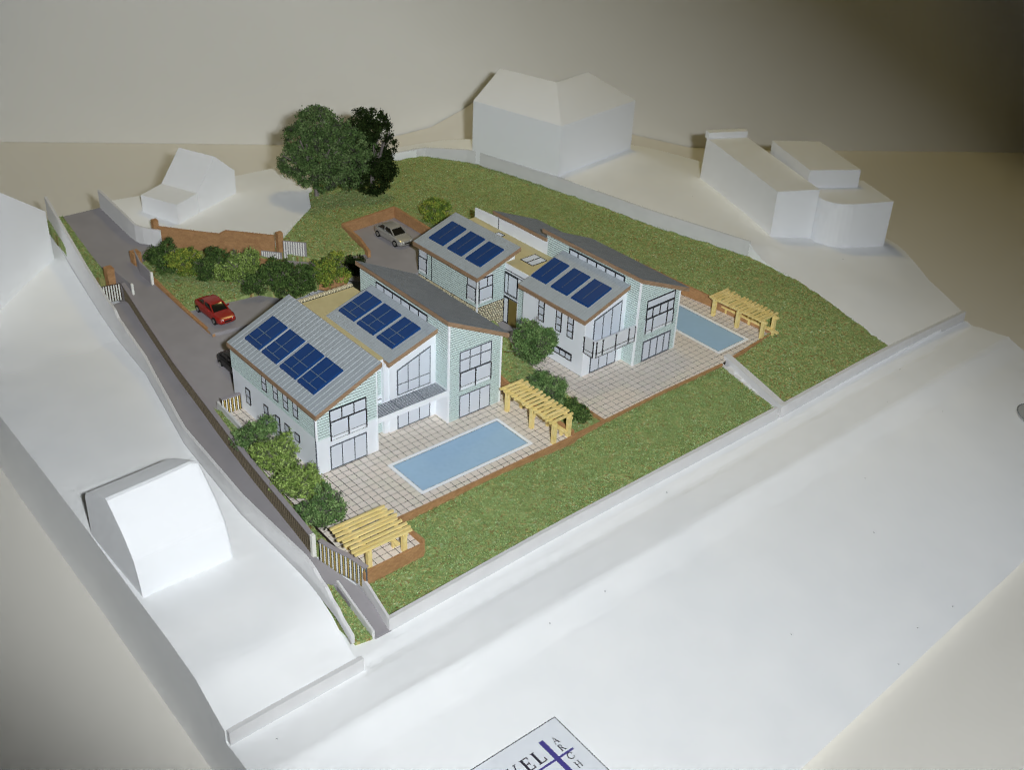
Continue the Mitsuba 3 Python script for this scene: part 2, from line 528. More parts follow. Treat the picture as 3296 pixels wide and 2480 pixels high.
# white landscape, one solid per level it was cut from
left_poly = Polygon([(-15.0, 24.5)] + [(-14.6, 30), (-14.6, 44.5), (-1.2, 44.5)] + [(x - .2, y) for y, x in LEFTX[1:]] + [(-7.0, -15.05), (-16.15, -15.3), (-16.0, -11), (-15.75, -2.6), (-15.55, 3.3), (-15.2, 19.9)])
struct("terrain", sheet(left_poly, lambda x, y: left_y(y) - 0.5 * np.clip((np.ravel(x) + 12) / 4, 0, 1) * np.clip((-10.5 - np.ravel(y)) / 3, 0, 1) + 0.015 * np.sin(x * 0.6) + 0.012 * np.sin(y * 0.9 + x), 0.7, bottom=ZT), "painted_white", "white painted land on the left side of the model", smooth=35)
gable_poly = Polygon([(3.9, 44.5), (3.9, 37.3), (4.6, 36.2), (5.9, 35.7), (13.1, 28.6), (20.0, 33.6), (21.6, 36.6), (24.3, 38.6), (27, 44.0), (27, 44.5)])
struct("terrain", sheet(gable_poly, gable_z, 0.8, bottom=ZT), "painted_white", "white lot around the small gabled block at the back", smooth=35)
right_poly = Polygon([(50.2, -12.5), (50.7, -7.0), (51.0, -1.0), (50.3, 4.3), (47.6, 15.0), (45.7, 26.3), (43.2, 37.6), (39.8, 42.4), (36.4, 42.9), (35.5, 44.6), (44, 44.4), (52, 38), (60, 30.8), (66.4, 24.6), (67.6, 12), (66.8, 0), (66, -2.2), (63.7, -7.4), (61.7, -12.7)])
struct("terrain", sheet(right_poly, right_z, 0.8, bottom=ZT), "painted_white", "white land on the right behind the lawn", smooth=35)
core_poly = Polygon([(-4.0, 20), (-6.6, -.5), (-7.0, -15.6), (-6.6, -13.2), (61.7, -12.9), (50.2, -12.4), (50.7, -7), (51, -1), (50.3, 4.3), (47.6, 15), (45.7, 26.3), (43.2, 37.6), (39.8, 42.4), (35.5, 44.5), (24, 44.5), (-1.2, 44.5)]).buffer(0)
struct("terrain", sheet(core_poly, lambda x, y: np.minimum(site_z(x, y) - 0.9, -0.05 + 0 * np.ravel(x) - 0.9 * (np.ravel(y) < 14)), 1.2, bottom=ZT), "foam_white", "foam core under the lawns")
road_poly = Polygon([(-16.15, -15.28), (-7.0, -15.03), (-6.9, -12.9), (61.8, -12.7), (62.6, -17.0), (63.4, -22), (63.9, -31.4), (40.4, -32.95), (12, -34.75), (-16.4, -36.4), (-16.3, -24)])


def road_h(x, y):
    x, y = np.ravel(x), np.ravel(y)
    ys = y - 0.022 * (x - 10)
    return road_y(ys) + 0.02 * np.sin(x * 0.31 + y * 0.2) * (ys < -21)


road_mesh = sheet(road_poly, road_h, 0.35, bottom=ZT)
front_foot = (np.abs(road_mesh.vertices[:, 2] - ZT) < 1e-6) & (road_mesh.vertices[:, 1] < -28)
road_mesh.vertices[front_foot, 1] += 0.5                          # the foam edge is cut back towards the table
struct("road", road_mesh, "painted_white", "white painted road and bank along the front of the model", smooth=12)

# drive, paths (thin grey card)
drive_y = lerp([(8, .02), (12, .12), (15, .45), (20, 1.15), (29, 1.95), (37, 2.35), (44.5, 3.12)])
fence_x = lerp([(-10.5, -3.75), (-7.3, -4.7), (-6.3, -4.85), (3.2, -4.0), (12, -3.0), (17, -2.55), (24, -1.75), (30, -.95), (37, -.6), (44.5, .05)])
ys = np.arange(11, 44.6, 1.5)
drive_poly = Polygon([(fence_x(y), y) for y in ys] + [(0.05, 44.5), (3.6, 44.5), (3.75, 38), (3.9, 36.8), (4.9, 35.6), (5.4, 35.2), (4.0, 34.6), (2.2, 33.6), (1.9, 29.5), (2.2, 24.4), (8.4, 23.4), (10.6, 21.4), (10.8, 12.9), (-.4, 12.4), (-.4, 11)])
struct("driveway", sheet(drive_poly, lambda x, y: np.maximum(drive_y(y), 0.02), 0.8, thick=1.6), "asphalt", "grey card drive running down from the back edge", smooth=30)
bay = Polygon([(2.05, 19.9), (2.2, 24.3), (8.4, 23.3), (9.6, 21.6), (9.6, 19.2), (5.0, 19.6)])
struct("parking_bay", sheet(bay, lambda x, y: 1.42 + 0.02 * (np.ravel(y) - 20), 0.8, thick=.6), "asphalt", "grey parking bay under the red car")
court = Polygon([(19.4, 18.0), (27.2, 18.0), (26.6, 23), (26.3, 28.7), (20.2, 28.4), (19.7, 23.6), (14.8, 25.0), (13.0, 26.8), (12.0, 26.2), (14.5, 22.6), (17.0, 20.0)])
struct("parking_bay", sheet(court, lambda x, y: 2.1 + 0 * np.ravel(x), 1.0, thick=.5), "asphalt", "grey parking court under the silver car")
path_z = lerp([(-14.2, -1.95), (-13.4, -1.85), (-9.2, -1.0), (-7.5, -.55), (-4, -.35), (3, -.25), (10, -.1), (17, .4), (24, 1.2), (29.5, 1.7)])
py = np.r_[np.arange(-6.4, 29.6, 1.2)]
wall_x = lambda y: np.interp(y, [v[0] for v in LEFTX][::-1], [v[1] for v in LEFTX][::-1])
path_poly = Polygon([(float(fence_x(y)) - .02, y) for y in py[::-1]] + [(-4.75, -7.3), (-3.75, -10.3), (-3.95, -13.9), (-5.15, -13.9), (-4.95, -9.3), (-6.6, -8.0)] + [(float(wall_x(y)) + .05, y) for y in py])
struct("path", sheet(path_poly, lambda x, y: path_z(y), 0.7, thick=.5), "asphalt", "narrow grey footpath between the white wall and the dark fence", smooth=30)

# lawns
lawn_bits = {
    "front": Polygon([(-3.7, -13.3), (34.3, -12.75), (34.9, -6.3), (21.2, -6.5), (17.6, -7.05), (1.05, -7.1), (1.05, -10.35), (-3.35, -10.35)]),
    "right": Polygon([(36.2, -12.75), (50.2, -12.45), (50.7, -7.0), (51.0, -1.0), (50.3, 4.25), (47.6, 15.0), (45.7, 26.3), (43.2, 37.6), (39.8, 42.4), (36.4, 42.7), (35.6, 44.4), (27.1, 44.4), (24.3, 38.6), (21.6, 36.6), (20.0, 33.6),
                      (13.1, 28.6), (13.6, 26.6), (14.9, 25.2), (19.6, 23.8), (20.1, 28.6), (26.5, 28.9), (26.7, 21.5), (28.9, 17.5), (29.5, 8.0), (40.95, 10.0), (41.4, 5.0), (41.85, 2.2), (42.25, -2.0), (42.48, -5.35), (36.0, -6.05)]),
    "garden": Polygon([(2.2, 24.2), (8.5, 23.3), (10.2, 21.5), (13.2, 21.8), (14.4, 22.6), (12.2, 26.0), (11.4, 28.6), (5.3, 35.0), (4.0, 34.3), (2.4, 33.2), (2.0, 29.5)]),
    "gap": Polygon([(17.5, -7.2), (21.2, -6.8), (21.2, 3.0), (22.5, 8.5), (17.0, 9.5), (16.2, 6), (17.4, 3)]),
    "verge": Polygon([(-3.95, 3.2), (-4.7, -6.2), (-3.7, -6.6), (-3.4, 0), (-3.1, 4.0), (-2.2, 6.1), (-2.0, 11.0), (-2.6, 12.2), (-2.4, 16.4), (-2.55, 16.8), (-3.05, 11.5)]),
    "foot": Polygon([(-6.5, -8.4), (-5.2, -9.2), (-5.3, -13.8), (-6.4, -13.6), (-6.6, -10.0)]),
    "strip": Polygon([(-2.2, 33.5), (-1.75, 44.3), (.0, 44.4), (-.65, 37), (-1.1, 31.5)]),
}
zfun = {"verge": lambda x, y: np.interp(np.ravel(y), [-7, -2, 3, 10, 17], [-.1, .0, .08, .15, .6]), "foot": lambda x, y: path_z(y) + 0.1,
        "strip": lambda x, y: drive_y(y) + 0.1, "garden": lambda x, y: np.maximum(site_z(x, y), drive_y(y) + .1)}
lawn_lab = {"front": "green flocked lawn sloping down to the front wall", "right": "large green flocked lawn behind and beside the right house", "garden": "small green lawn between the drive and the hedge",
            "gap": "planted green strip between the two terraces", "verge": "thin green strip between the fence and the left house", "foot": "green patch beside the lower footpath", "strip": "green strip along the top of the drive"}
lawn_mesh = {}
for nm, pg in lawn_bits.items():
    zf = zfun.get(nm, site_z)
    m = sheet(pg, lambda x, y, zf=zf: zf(x, y) + 0.05 * rng.standard_normal(len(np.ravel(x))), 0.5, thick=0.9, jitter=.3)
    lawn_mesh[nm] = (pg, zf)
    struct("lawn", m, "lawn_mat", lawn_lab[nm], smooth=60)

# loose turf flakes on the lawns
pal = np.array([(.09, .15, .045), (.15, .23, .075), (.20, .30, .11), (.27, .40, .19), (.40, .54, .34), (.42, .36, .15), (.27, .12, .035), (.58, .62, .46)])
pw = np.array([.17, .27, .26, .14, .025, .08, .045, .012])
for nm, n in (("front", 90000), ("right", 80000), ("garden", 12000), ("gap", 14000), ("verge", 6000), ("foot", 2600), ("strip", 4000)):
    pg, zf = lawn_mesh[nm]
    x0, y0, x1, y1 = pg.bounds
    q = rng.uniform((x0, y0), (x1, y1), (int(n * 1.15 * (x1 - x0) * (y1 - y0) / pg.area), 2))
    q = q[shapely.contains_xy(pg, q[:, 0], q[:, 1])][:n]
    n = len(q)
    c = np.c_[q, zf(q[:, 0], q[:, 1]) + rng.uniform(.0, .10, n)]
    d = rng.standard_normal((n, 3)) * (1, 1, .6)
    d /= np.linalg.norm(d, axis=1, keepdims=True)
    e = np.cross(d, rng.standard_normal((n, 3)))
    e /= np.linalg.norm(e, axis=1, keepdims=True)
    L = rng.uniform(.035, .075, (n, 1))
    V = np.stack([c - d * L, c + d * L, c + e * L * .7], 1).reshape(-1, 3)
    col = 1.5 * pal[rng.choice(len(pal), n, p=pw / pw.sum())] * rng.uniform(.8, 1.15, (n, 1))
    k = part(None, "turf", trimesh.Trimesh(V, np.arange(3 * n).reshape(-1, 3), process=False), "flock", color=np.repeat(col, 3, 0), kind="stuff")
    labels[k]["label"] = "loose green and brown turf flakes on the " + {"front": "front lawn", "right": "large lawn", "garden": "small hedge lawn", "gap": "strip between the terraces", "verge": "strip by the fence", "foot": "patch by the lower path", "strip": "strip by the drive"}[nm]

# ------------------------------------------------------------------ terraces: printed tiles on dark card, pools
TS = 0.6
_pre = scaled(box(.03, TS - .03, .03, TS - .03, 0, .02))
TILE = mikit.ply(_pre)
TM = ["tile_a", "tile_b", "tile_c", "tile_d"]


def terrace(poly, pool, M, limit, label, pool_label, top=0.0):
    poly = Polygon(poly)
    k = part(None, "terrace", sheet(poly, lambda x, y: -0.02 + 0 * np.ravel(x), 3.0, thick=.75), "joint_dark", M)
    labels[k] = {"kind": "structure", "label": label}
    hole = rect(*pool)
    x0, y0, x1, y1 = poly.bounds
    cells = []
    shrunk = poly.difference(hole)
    for i in range(int(math.floor(x0 / TS)), int(math.ceil(x1 / TS))):
        for j in range(int(math.floor(y0 / TS)), int(math.ceil(y1 / TS))):
            c = rect(i * TS + .03, j * TS + .03, (i + 1) * TS - .03, (j + 1) * TS - .03)
            g = c.intersection(shrunk)
            if g.area < .02:
                continue
            w = M @ np.array([i * TS + .3, j * TS + .3, 0, 1])
            cells.append((np.linalg.norm(w[:3] - CAM), i, j, None if g.area > c.area * .995 else g))
    cells.sort(key=lambda c: c[0])
    rest = []
    for idx, (_, i, j, g) in enumerate(cells):
        bs = TM[int(rng.integers(4))]
        if g is not None:
            m = extrude(g, .02)
            if m is None:
                continue
            m.apply_translation([0, 0, -.02])
        if idx < limit:
            if g is None:
                L = np.eye(4)
                L[:3, 3] = [i * TS, j * TS, -.02]
                W = M @ L
                W[:3, 3] *= S
                copies(k, "tile", TILE, [(W, bs)])
            else:
                part(k, "tile", m, bs, M)
        else:
            rest.append(m if g is not None else box(i * TS + .03, (i + 1) * TS - .03, j * TS + .03, (j + 1) * TS - .03, -.02, 0))
    if rest:
        part(k, "tile", cat(rest), "tile_a", M, kind="stuff")
    a0, b0, a1, b1 = pool
    p = thing("swimming_pool", pool_label, "pool")
    rim = rect(a0, b0, a1, b1).difference(rect(a0 + .27, b0 + .27, a1 - .27, b1 - .27))
    m = extrude(rim, .03)
    m.apply_translation([0, 0, -.019])
    part(p, "rim", m, "trim_white", M)
    m = extrude(rect(a0 + .27, b0 + .27, a1 - .27, b1 - .27).difference(rect(a0 + .31, b0 + .31, a1 - .31, b1 - .31)), .02)
    m.apply_translation([0, 0, -.019])
    part(p, "edge_line", m, "ink_soft", M)
    part(p, "water", box(a0 + .31, a1 - .31, b0 + .31, b1 - .31, -.019, -.004), "pool_print", M)
    return k


terrace([(-3.6, -10.35), (1.0, -10.35), (1.0, -7.05), (17.45, -7.05), (17.4, 2.5), (16.3, 4.5), (-.2, 1.0), (-.2, 10.8), (-1.95, 10.8), (-2.15, 6.2), (-3.2, 4)], (4.2, -6.0, 14.4, -1.8), M1, 300,
        "beige tiled terrace around the left pool", "light blue pool with a white rim in front of the left house")
terrace([(-1.05, -5.75), (12.1, -5.95), (13.5, -5.66), (20.2, -5.12), (20.0, 8.0), (11.0, 9.5), (2.0, 9.5), (.3, 9.0), (-.9, 3.0)], (13.72, -4.62, 17.75, 5.4), M2, 300,
        "beige tiled terrace around the right pool", "light blue pool beside the right house next to a pergola")

# ------------------------------------------------------------------ the two houses
def monopitch(x0, x1, y0, y1, z0, z1, zb=-.02):
    """Block under a single pitch that rises from x0 to x1."""
    return hexa([(x0, y0, zb), (x1, y0, zb), (x1, y1, zb), (x0, y1, zb)], [(x0, y0, z0), (x1, y0, z1), (x1, y1, z1), (x0, y1, z0)])


def wall(h, mesh, M, label=None, m="house_white"):
    return part(h, "wall", mesh, m, M, label=label)


def roof(h, x0, x1, y0, y1, z0, z1, M, dark=False, pitch=.6, t=.36, label=None):
    """Timber edged slab, covering sheet, and the fold lines of the sheeting running down the slope."""
    k = number(h + "__roof")
    if label:
        labels[k] = {"label": label}
    sl = hexa([(x0, y0, z0 - t), (x1, y0, z1 - t), (x1, y1, z1 - t), (x0, y1, z0 - t)], [(x0, y0, z0), (x1, y0, z1), (x1, y1, z1), (x0, y1, z0)])
    put(k + "__fascia", mikit.ply(scaled(sl, M), "fascia_wood"))
    e = .035
    kz = (z1 - z0) / (x1 - x0)
    zz = lambda x: z0 + (x - x0) * kz
    tp = hexa([(x0 + e, y0 + e, zz(x0 + e) - .05), (x1 - e, y0 + e, zz(x1 - e) - .05), (x1 - e, y1 - e, zz(x1 - e) - .05), (x0 + e, y1 - e, zz(x0 + e) - .05)],
              [(x0 + e, y0 + e, zz(x0 + e) + .03), (x1 - e, y0 + e, zz(x1 - e) + .03), (x1 - e, y1 - e, zz(x1 - e) + .03), (x0 + e, y1 - e, zz(x0 + e) + .03)])
    put(k + "__sheeting", mikit.ply(scaled(tp, M), "roof_dark" if dark else "roof_grey"))
    n = int((y1 - y0 - .2) / pitch)
    wd = .018 if pitch > .4 else .014
    ribs = []
    for i in range(n):
        y = y0 + .3 + i * pitch
        a, b = x0 + e + .01, x1 - e - .01
        ribs.append(hexa([(a, y - wd, zz(a) + .02), (b, y - wd, zz(b) + .02), (b, y + wd, zz(b) + .02), (a, y + wd, zz(a) + .02)],
                         [(a, y - wd, zz(a) + .05), (b, y - wd, zz(b) + .05), (b, y + wd, zz(b) + .05), (a, y + wd, zz(a) + .05)]))
    if pitch > .4:
        for r in ribs:
            part(k, "rib", r, "roof_line", M)
    elif ribs:
        part(k, "rib", cat(ribs), "roof_line_soft" if not dark else "roof_dark", M, kind="stuff")
    return zz


def solar(h, zz, x0, x1, y0, y1, M, grid, label=None):
    """Glossy blue panel lying on the pitch: plate, bevelled edge, pale lines."""
    k = number(h + "__solar_panel")
    if label:
        labels[k] = {"label": label}

    def slab(a0, a1, b0, b1, c0, c1, bev=0.0):
        B = [(a0, b0), (a1, b0), (a1, b1), (a0, b1)]
        Tt = [(a0 + bev, b0 + bev), (a1 - bev, b0 + bev), (a1 - bev, b1 - bev), (a0 + bev, b1 - bev)]
        return hexa([(x, y, zz(x) + c0) for x, y in B], [(x, y, zz(x) + c1) for x, y in Tt])

    put(k + "__plate", mikit.ply(scaled(slab(x0, x1, y0, y1, .03, .17, .05), M), "solar_blue"))
    xm, ym = x0 + (x1 - x0) * .44, (y0 + y1) / 2
    ln = []
    w = .022
    ln.append(slab(x0 + .35, x1 - .1, ym - w, ym + w, .15, .182))
    if grid:
        ln.append(slab(xm - w, xm + w, y0 + .08, y1 - .08, .15, .184))
        ln.append(slab(x0 + .33 - w, x0 + .33 + w, y0 + .08, y1 - .08, .15, .184))
    for m in ln:
        part(k, "glazing_bar" if False else "grid_line", m, "solar_line" if grid else "ink_soft", M)


def cladding(h, F, poly, holes, M, pitch=.2, gap=.06, c=.0):
    """Weatherboards over a wall polygon (a, b): dark backing and proud boards cut round the openings."""
    P = Polygon(poly)
    for q in holes:
        P = P.difference(rect(*q))
    k = number(h + "__cladding")
    put(k + "__backing", mikit.ply(scaled(F.prism(P, c - .01, c + .012), M), "clad_gap"))
    x0, y0, x1, y1 = P.bounds
    ms = []
    b = y0
    while b < y1:
        g = P.intersection(rect(x0 - 1, b, x1 + 1, b + pitch - gap))
        if g.area > 1e-3:
            ms.append(F.prism(g, c + .012, c + .035))
        b += pitch
    part(k, "board", cat(ms), "clad_mint", M, kind="stuff")


def window(h, F, a0, a1, b0, b1, M, va=(), hb=(), bar=.05, c=.036, ink="ink", name="window", label=None, top=None, outer=True, panem="pane_print"):
    """Printed window: proud dark frame bars, and each pane a plate of its own. top: the upper corner heights of a raked head."""
    k = number(h + "__" + name)
    if label:
        labels[k] = {"label": label}
    t0, t1 = (b1, b1) if top is None else top
    out = Polygon([(a0, b0), (a1, b0), (a1, t1), (a0, t0)])
    cuts = [a0] + sorted(va) + [a1]
    rows = [b0] + sorted(hb) + [max(t0, t1) + 1]
    panes = []
    inn = out.buffer(-bar, join_style=2) if outer else out
    for i in range(len(cuts) - 1):
        for j in range(len(rows) - 1):
            g = inn.intersection(rect(cuts[i] + (bar / 2 if i else 0), rows[j] + (bar / 2 if j else 0), cuts[i + 1] - (bar / 2 if i < len(cuts) - 2 else 0), rows[j + 1] - (bar / 2 if j < len(rows) - 2 else 0)))
            if g.area > 1e-3:
                panes.append(g)
    fr = out.difference(unary_union(panes))
    put(k + "__frame", mikit.ply(scaled(F.prism(fr, c - .05, c + .03), M), ink))
    for g in panes:
        part(k, "pane", F.prism(g, c - .045, c + .012), panem, M)
    return k


def dlines(h, F, rects, M, c=.03, ink="ink", name="drawn_line"):
    for q in rects:
        part(h, name, F.box(*q, c, c + .03), ink, M)


def railing(h, F, a0, a1, b0, b1, posts, M, c=.07, name="balustrade", skirt=.3, label=None):
    """Glass balustrade: pale panels between dark posts with two clamps each, a thin rail line top and bottom."""
    k = number(h + "__" + name)
    if label:
        labels[k] = {"label": label}
    ps = sorted(posts)
    for i in range(len(ps) - 1):
        part(k, "panel", F.box(ps[i] + .05, ps[i + 1] - .05, b0 + skirt, b1, c, c + .03), "pane_print", M)
    part(k, "rail", F.box(a0, a1, b1 - .012, b1 + .022, c + .02, c + .05), "ink", M)
    part(k, "rail", F.box(a0, a1, b0 + skirt - .02, b0 + skirt + .015, c + .02, c + .05), "ink", M)
    for p in ps:
        m = [F.box(p - .035, p + .035, b0 + .02, b1 + .02, c + .02, c + .075)]
        for z in (b1 - .18, b0 + skirt + .16):
            m.append(F.box(p - .065, p + .065, z - .035, z + .035, c + .02, c + .085))
        part(k, "post", cat(m), "ink", M)


def corner_board(h, x, y, z0, z1, M, w=.10):
    part(h, "corner_trim", box(x - .05, x + w, y - .05, y + w, z0, z1), "trim_white", M)


# ---- left house
H = thing("model_house", "left model house with four blue panels on its nearest grey roof and a slatted awning", "house")
# low wing
wall(H, monopitch(-.35, 4.68, .1, 11.9, 4.93, 7.03), M1)
zA = roof(H, -.5, 5.02, -.2, 12.15, 5.2, 7.55, M1, pitch=.46, label="large light grey roof with white fold lines and four blue panels")
for y0, y1 in ((9.0, 11.12), (6.56, 8.68), (4.0, 6.18), (1.58, 3.76)):
    solar(H, zA, .5, 3.0, y0, y1, M1, True)
fA, lA = Face("f", .1), Face("l", -.35)
cladding(H, fA, pitch=.22, gap=.06, M=M1, holes=[(.74, 2.5, 3.8, 5.05)], poly=[(-.3, 2.9), (4.68, 2.9), (4.68, 6.98), (-.3, 4.93)])
cladding(H, lA, [(.15, 3.1), (11.9, 3.1), (11.9, 4.9), (.15, 4.9)], [(6.62, 3.55, 7.3, 4.9), (5.02, 3.55, 5.7, 4.9), (3.65, 3.5, 4.33, 4.9), (2.32, 3.5, 3.0, 4.9)], M1)
window(H, fA, .74, 3.8, 4.03, 5.05, M1, va=(1.76, 2.76), bar=.09)
railing(H, fA, .74, 3.8, 2.52, 4.05, (.78, 2.25, 3.75), M1, skirt=.35, label="pale drawn balcony front with three dark posts")
part(H, "balcony_panel", fA.box(.76, 3.77, 2.52, 2.86, .0, .05), "house_white", M1)
dlines(H, fA, [(.76, 3.77, 2.5, 2.53)], M1)
window(H, fA, .7, 3.77, .03, 2.06, M1, va=(1.68, 2.72), bar=.075, ink="ink_soft", name="door", c=.03, label="three leaf glazed door")
for a0, a1, b0, b1, hb in ((9.31, 9.96, .98, 2.33, (1.65,)), (6.69, 7.29, .89, 2.26, (1.58,)), (3.69, 4.35, 1.53, 2.19, ()), (2.33, 2.98, 1.52, 2.18, ())):
    window(H, lA, a0, a1, b0, b1, M1, hb=hb, bar=.07)
window(H, lA, 5.04, 5.66, .2, 2.2, M1, hb=(.85, 1.55), bar=.07, name="door", label="narrow three pane side door")
for a in (6.62, 5.02, 3.65, 2.32):
    window(H, lA, a, a + .68, 3.55, 4.92, M1, hb=(4.22,), bar=.07)
corner_board(H, -.35, .1, 2.95, 4.92, M1)
part(H, "downpipe", box(-.42, -.37, .12, .17, .02, 4.9), "ink_soft", M1)
part(H, "downpipe", box(4.66, 4.73, .02, .09, .02, 6.9), "trim_white", M1)
# middle wing
wall(H, monopitch(6.75, 10.94, 1.45, 9.45, 5.92, 7.27), M1)
zB = roof(H, 6.55, 10.9, 1.2, 9.7, 6.2, 7.62, M1, pitch=.28)
for y0, y1 in ((7.2, 9.3), (4.65, 6.85), (2.22, 4.26)):
    solar(H, zB, 7.55, 10.15, y0, y1, M1, True)
fB = Face("f", 1.45)
window(H, fB, 7.4, 10.4, 3.03, 6.3, M1, va=(8.37, 9.37), hb=(3.95,), bar=.07, ink="ink_soft", top=(5.2, 6.25), label="tall window with a raked head under the middle roof")
window(H, fB, 7.4, 10.38, .05, 2.5, M1, va=(8.38, 9.4), bar=.07, ink="ink_soft", name="door", label="three leaf glazed door under the awning")
# recess between the wings, flat roof
wall(H, box(4.6, 6.75, 1.9, 12.5, -.02, 6.2), M1)
fR = Face("f", 1.9)
cladding(H, fR, [(4.72, .02), (6.3, .02), (6.3, 2.6), (4.72, 2.6)], [], M1)
cladding(H, fR, [(4.72, 3.3), (6.3, 3.3), (6.3, 5.4), (4.72, 5.4)], [], M1)
dlines(H, fR, [(4.72, 6.3, 2.95, 2.99), (4.72, 6.3, 5.55, 5.59), (4.72, 6.3, 5.8, 5.83)], M1)
part(H, "pier", box(6.3, 6.75, 1.55, 1.9, -.02, 6.0), "house_white", M1)
part(H, "flat_roof", cat([box(4.62, 6.74, 1.98, 12.4, 6.18, 6.26), box(6.742, 10.93, 9.46, 12.4, 6.18, 6.26)]), "tan_card", M1, label="sand coloured flat roof behind the middle wing")
wall(H, box(6.74, 10.94, 9.452, 12.46, -.02, 6.18), M1)
pk = number(H + "__parapet")
labels[pk] = {"label": "low parapet of pale stones along the back of the flat roof"}
put(pk + "__core", mikit.ply(scaled(box(5.8, 10.95, 12.42, 12.62, 5.8, 6.46), M1), "ink"))
for i in range(34):
    a = 5.82 + i * .15
    part(pk, "stone", box(a + .02, a + .128, 12.405, 12.635, 6.30 + .04 * (i % 2), 6.47 + .03 * ((i * 7) % 3)), f"stone_{'abc'[i % 3]}", M1)
# tall wing
wall(H, hexa([(10.94, -.1, -.02), (16.0, -.1, -.02), (16.0, 11.3, -.02), (10.94, 11.3, -.02)], [(10.94, -.1, 8.55), (16.0, -.1, 5.95), (16.0, 11.3, 5.95), (10.94, 11.3, 8.55)]), M1)
roof(H, 10.62, 16.45, -.4, 11.5, 9.02, 6.1, M1, dark=True, pitch=.3, label="dark grey roof sloping away to the right")
fC, lC = Face("f", -.1), Face("l", 10.94)
cladding(H, fC, [(11.05, .02), (15.95, .02), (15.95, 5.97), (11.05, 8.47)], [(11.92, 2.5, 14.97, 5.9), (11.97, .0, 14.95, 2.06)], M1)
cladding(H, lC, [(-.05, 2.95), (1.45, 2.95), (1.45, 8.5), (-.05, 8.5)], [], M1)
cladding(H, lC, [(1.45, 6.2), (11.3, 6.2), (11.3, 8.5), (1.45, 8.5)], [(2.45, 7.2, 9.12, 8.15)], M1)
window(H, fC, 11.92, 14.97, 4.05, 5.9, M1, va=(12.9, 13.92), hb=(5.15,), bar=.09, ink="ink_soft")
railing(H, fC, 11.94, 14.95, 2.52, 4.05, (11.96, 13.43, 14.92), M1, skirt=.33, label="pale drawn balcony front on the tall green wing")
part(H, "balcony_panel", fC.box(11.95, 14.94, 2.52, 2.84, .0, .05), "house_white", M1)
window(H, fC, 11.97, 14.95, .03, 2.05, M1, va=(12.94, 13.94), bar=.075, ink="ink_soft", name="door", label="three leaf glazed door in the tall wing")
window(H, lC, 2.45, 9.12, 7.2, 8.14, M1, va=tuple(2.45 + 6.67 / 6 * i for i in range(1, 6)), bar=.1, label="row of six small panes under the dark roof")
for x, y, z1 in ((10.94, -.1, 8.5), (15.9, -.1, 5.9)):
    corner_board(H, x, y, .0, z1, M1, .09)
# awning
aw = number(H + "__awning")
labels[aw] = {"label": "flat white awning with dark grey slats over the recess"}
put(aw + "__deck", mikit.ply(scaled(box(4.72, 10.92, -.02, 1.43, 2.62, 2.84), M1), "trim_white"))
put(aw + "__fascia", mikit.ply(scaled(box(4.72, 10.95, -.12, -.02, 2.5, 2.88), M1), "trim_white"))
for i in range(9):
    y = .06 + i * .155
    part(aw, "slat", box(4.74, 10.9, y, y + .075, 2.84, 2.875), "ink_soft", M1)
for x in (6.75, 8.85):
    part(aw, "rafter", box(x, x + .06, -.02, 1.43, 2.842, 2.885), "ink_soft", M1)

# ---- right house
G = thing("model_house", "right model house with a stone base, a sand coloured flat roof and a corner balcony", "house")
M = M2
# garage wing with stone base
wall(G, monopitch(-.5, 2.5, 10.5, 18.6, 5.25, 6.1, zb=-.02), M)
wall(G, monopitch(2.498, 3.6, 10.52, 18.58, 6.1, 6.62, zb=5.0), M)
zD = roof(G, -.9, 3.9, 10.1, 18.95, 5.55, 7.07, M, pitch=.28)
for y0, y1 in ((16.03, 18.05), (13.48, 15.48), (11.01, 13.0)):
    solar(G, zD, .15, 2.8, y0, y1, M, False)
fD, lD = Face("f", 10.5), Face("l", -.5)
cladding(G, fD, [(-.45, 2.5), (2.5, 2.5), (2.5, 6.05), (-.45, 5.2)], [(-.42, 2.9, 1.15, 5.3)], M)
cladding(G, lD, [(10.55, 2.5), (18.6, 2.5), (18.6, 5.2), (10.55, 5.2)], [(17.3, 2.75, 18.55, 5.1), (10.55, 2.85, 11.8, 5.1)], M)
dlines(G, lD, [(16.66, 16.74, 2.5, 5.2)], M)
for F_, a0, a1, vs in ((fD, -.42, 1.15, (.55,)), (lD, 10.55, 11.8, ()), (lD, 17.3, 18.55, ())):
    window(G, F_, a0, a1, 4.2, 5.2, M, va=vs, bar=.09)
    railing(G, F_, a0, a1, 2.85, 4.24, (a0 + .05, a1 - .05), M, skirt=.27)
    part(G, "balcony_panel", F_.box(a0, a1, 2.85, 3.12, .0, .05), "house_white", M)
corner_board(G, -.52, 10.48, .0, 5.2, M, .06)
sk = number(G + "__stone_base")
labels[sk] = {"label": "base of small pale stones with dark joints"}
put(sk + "__backing", mikit.ply(scaled(cat([fD.box(-.5, 2.5, -.02, 2.5, .0, .03), lD.box(10.5, 18.6, -.02, 2.5, .0, .03)]), M), "ink"))


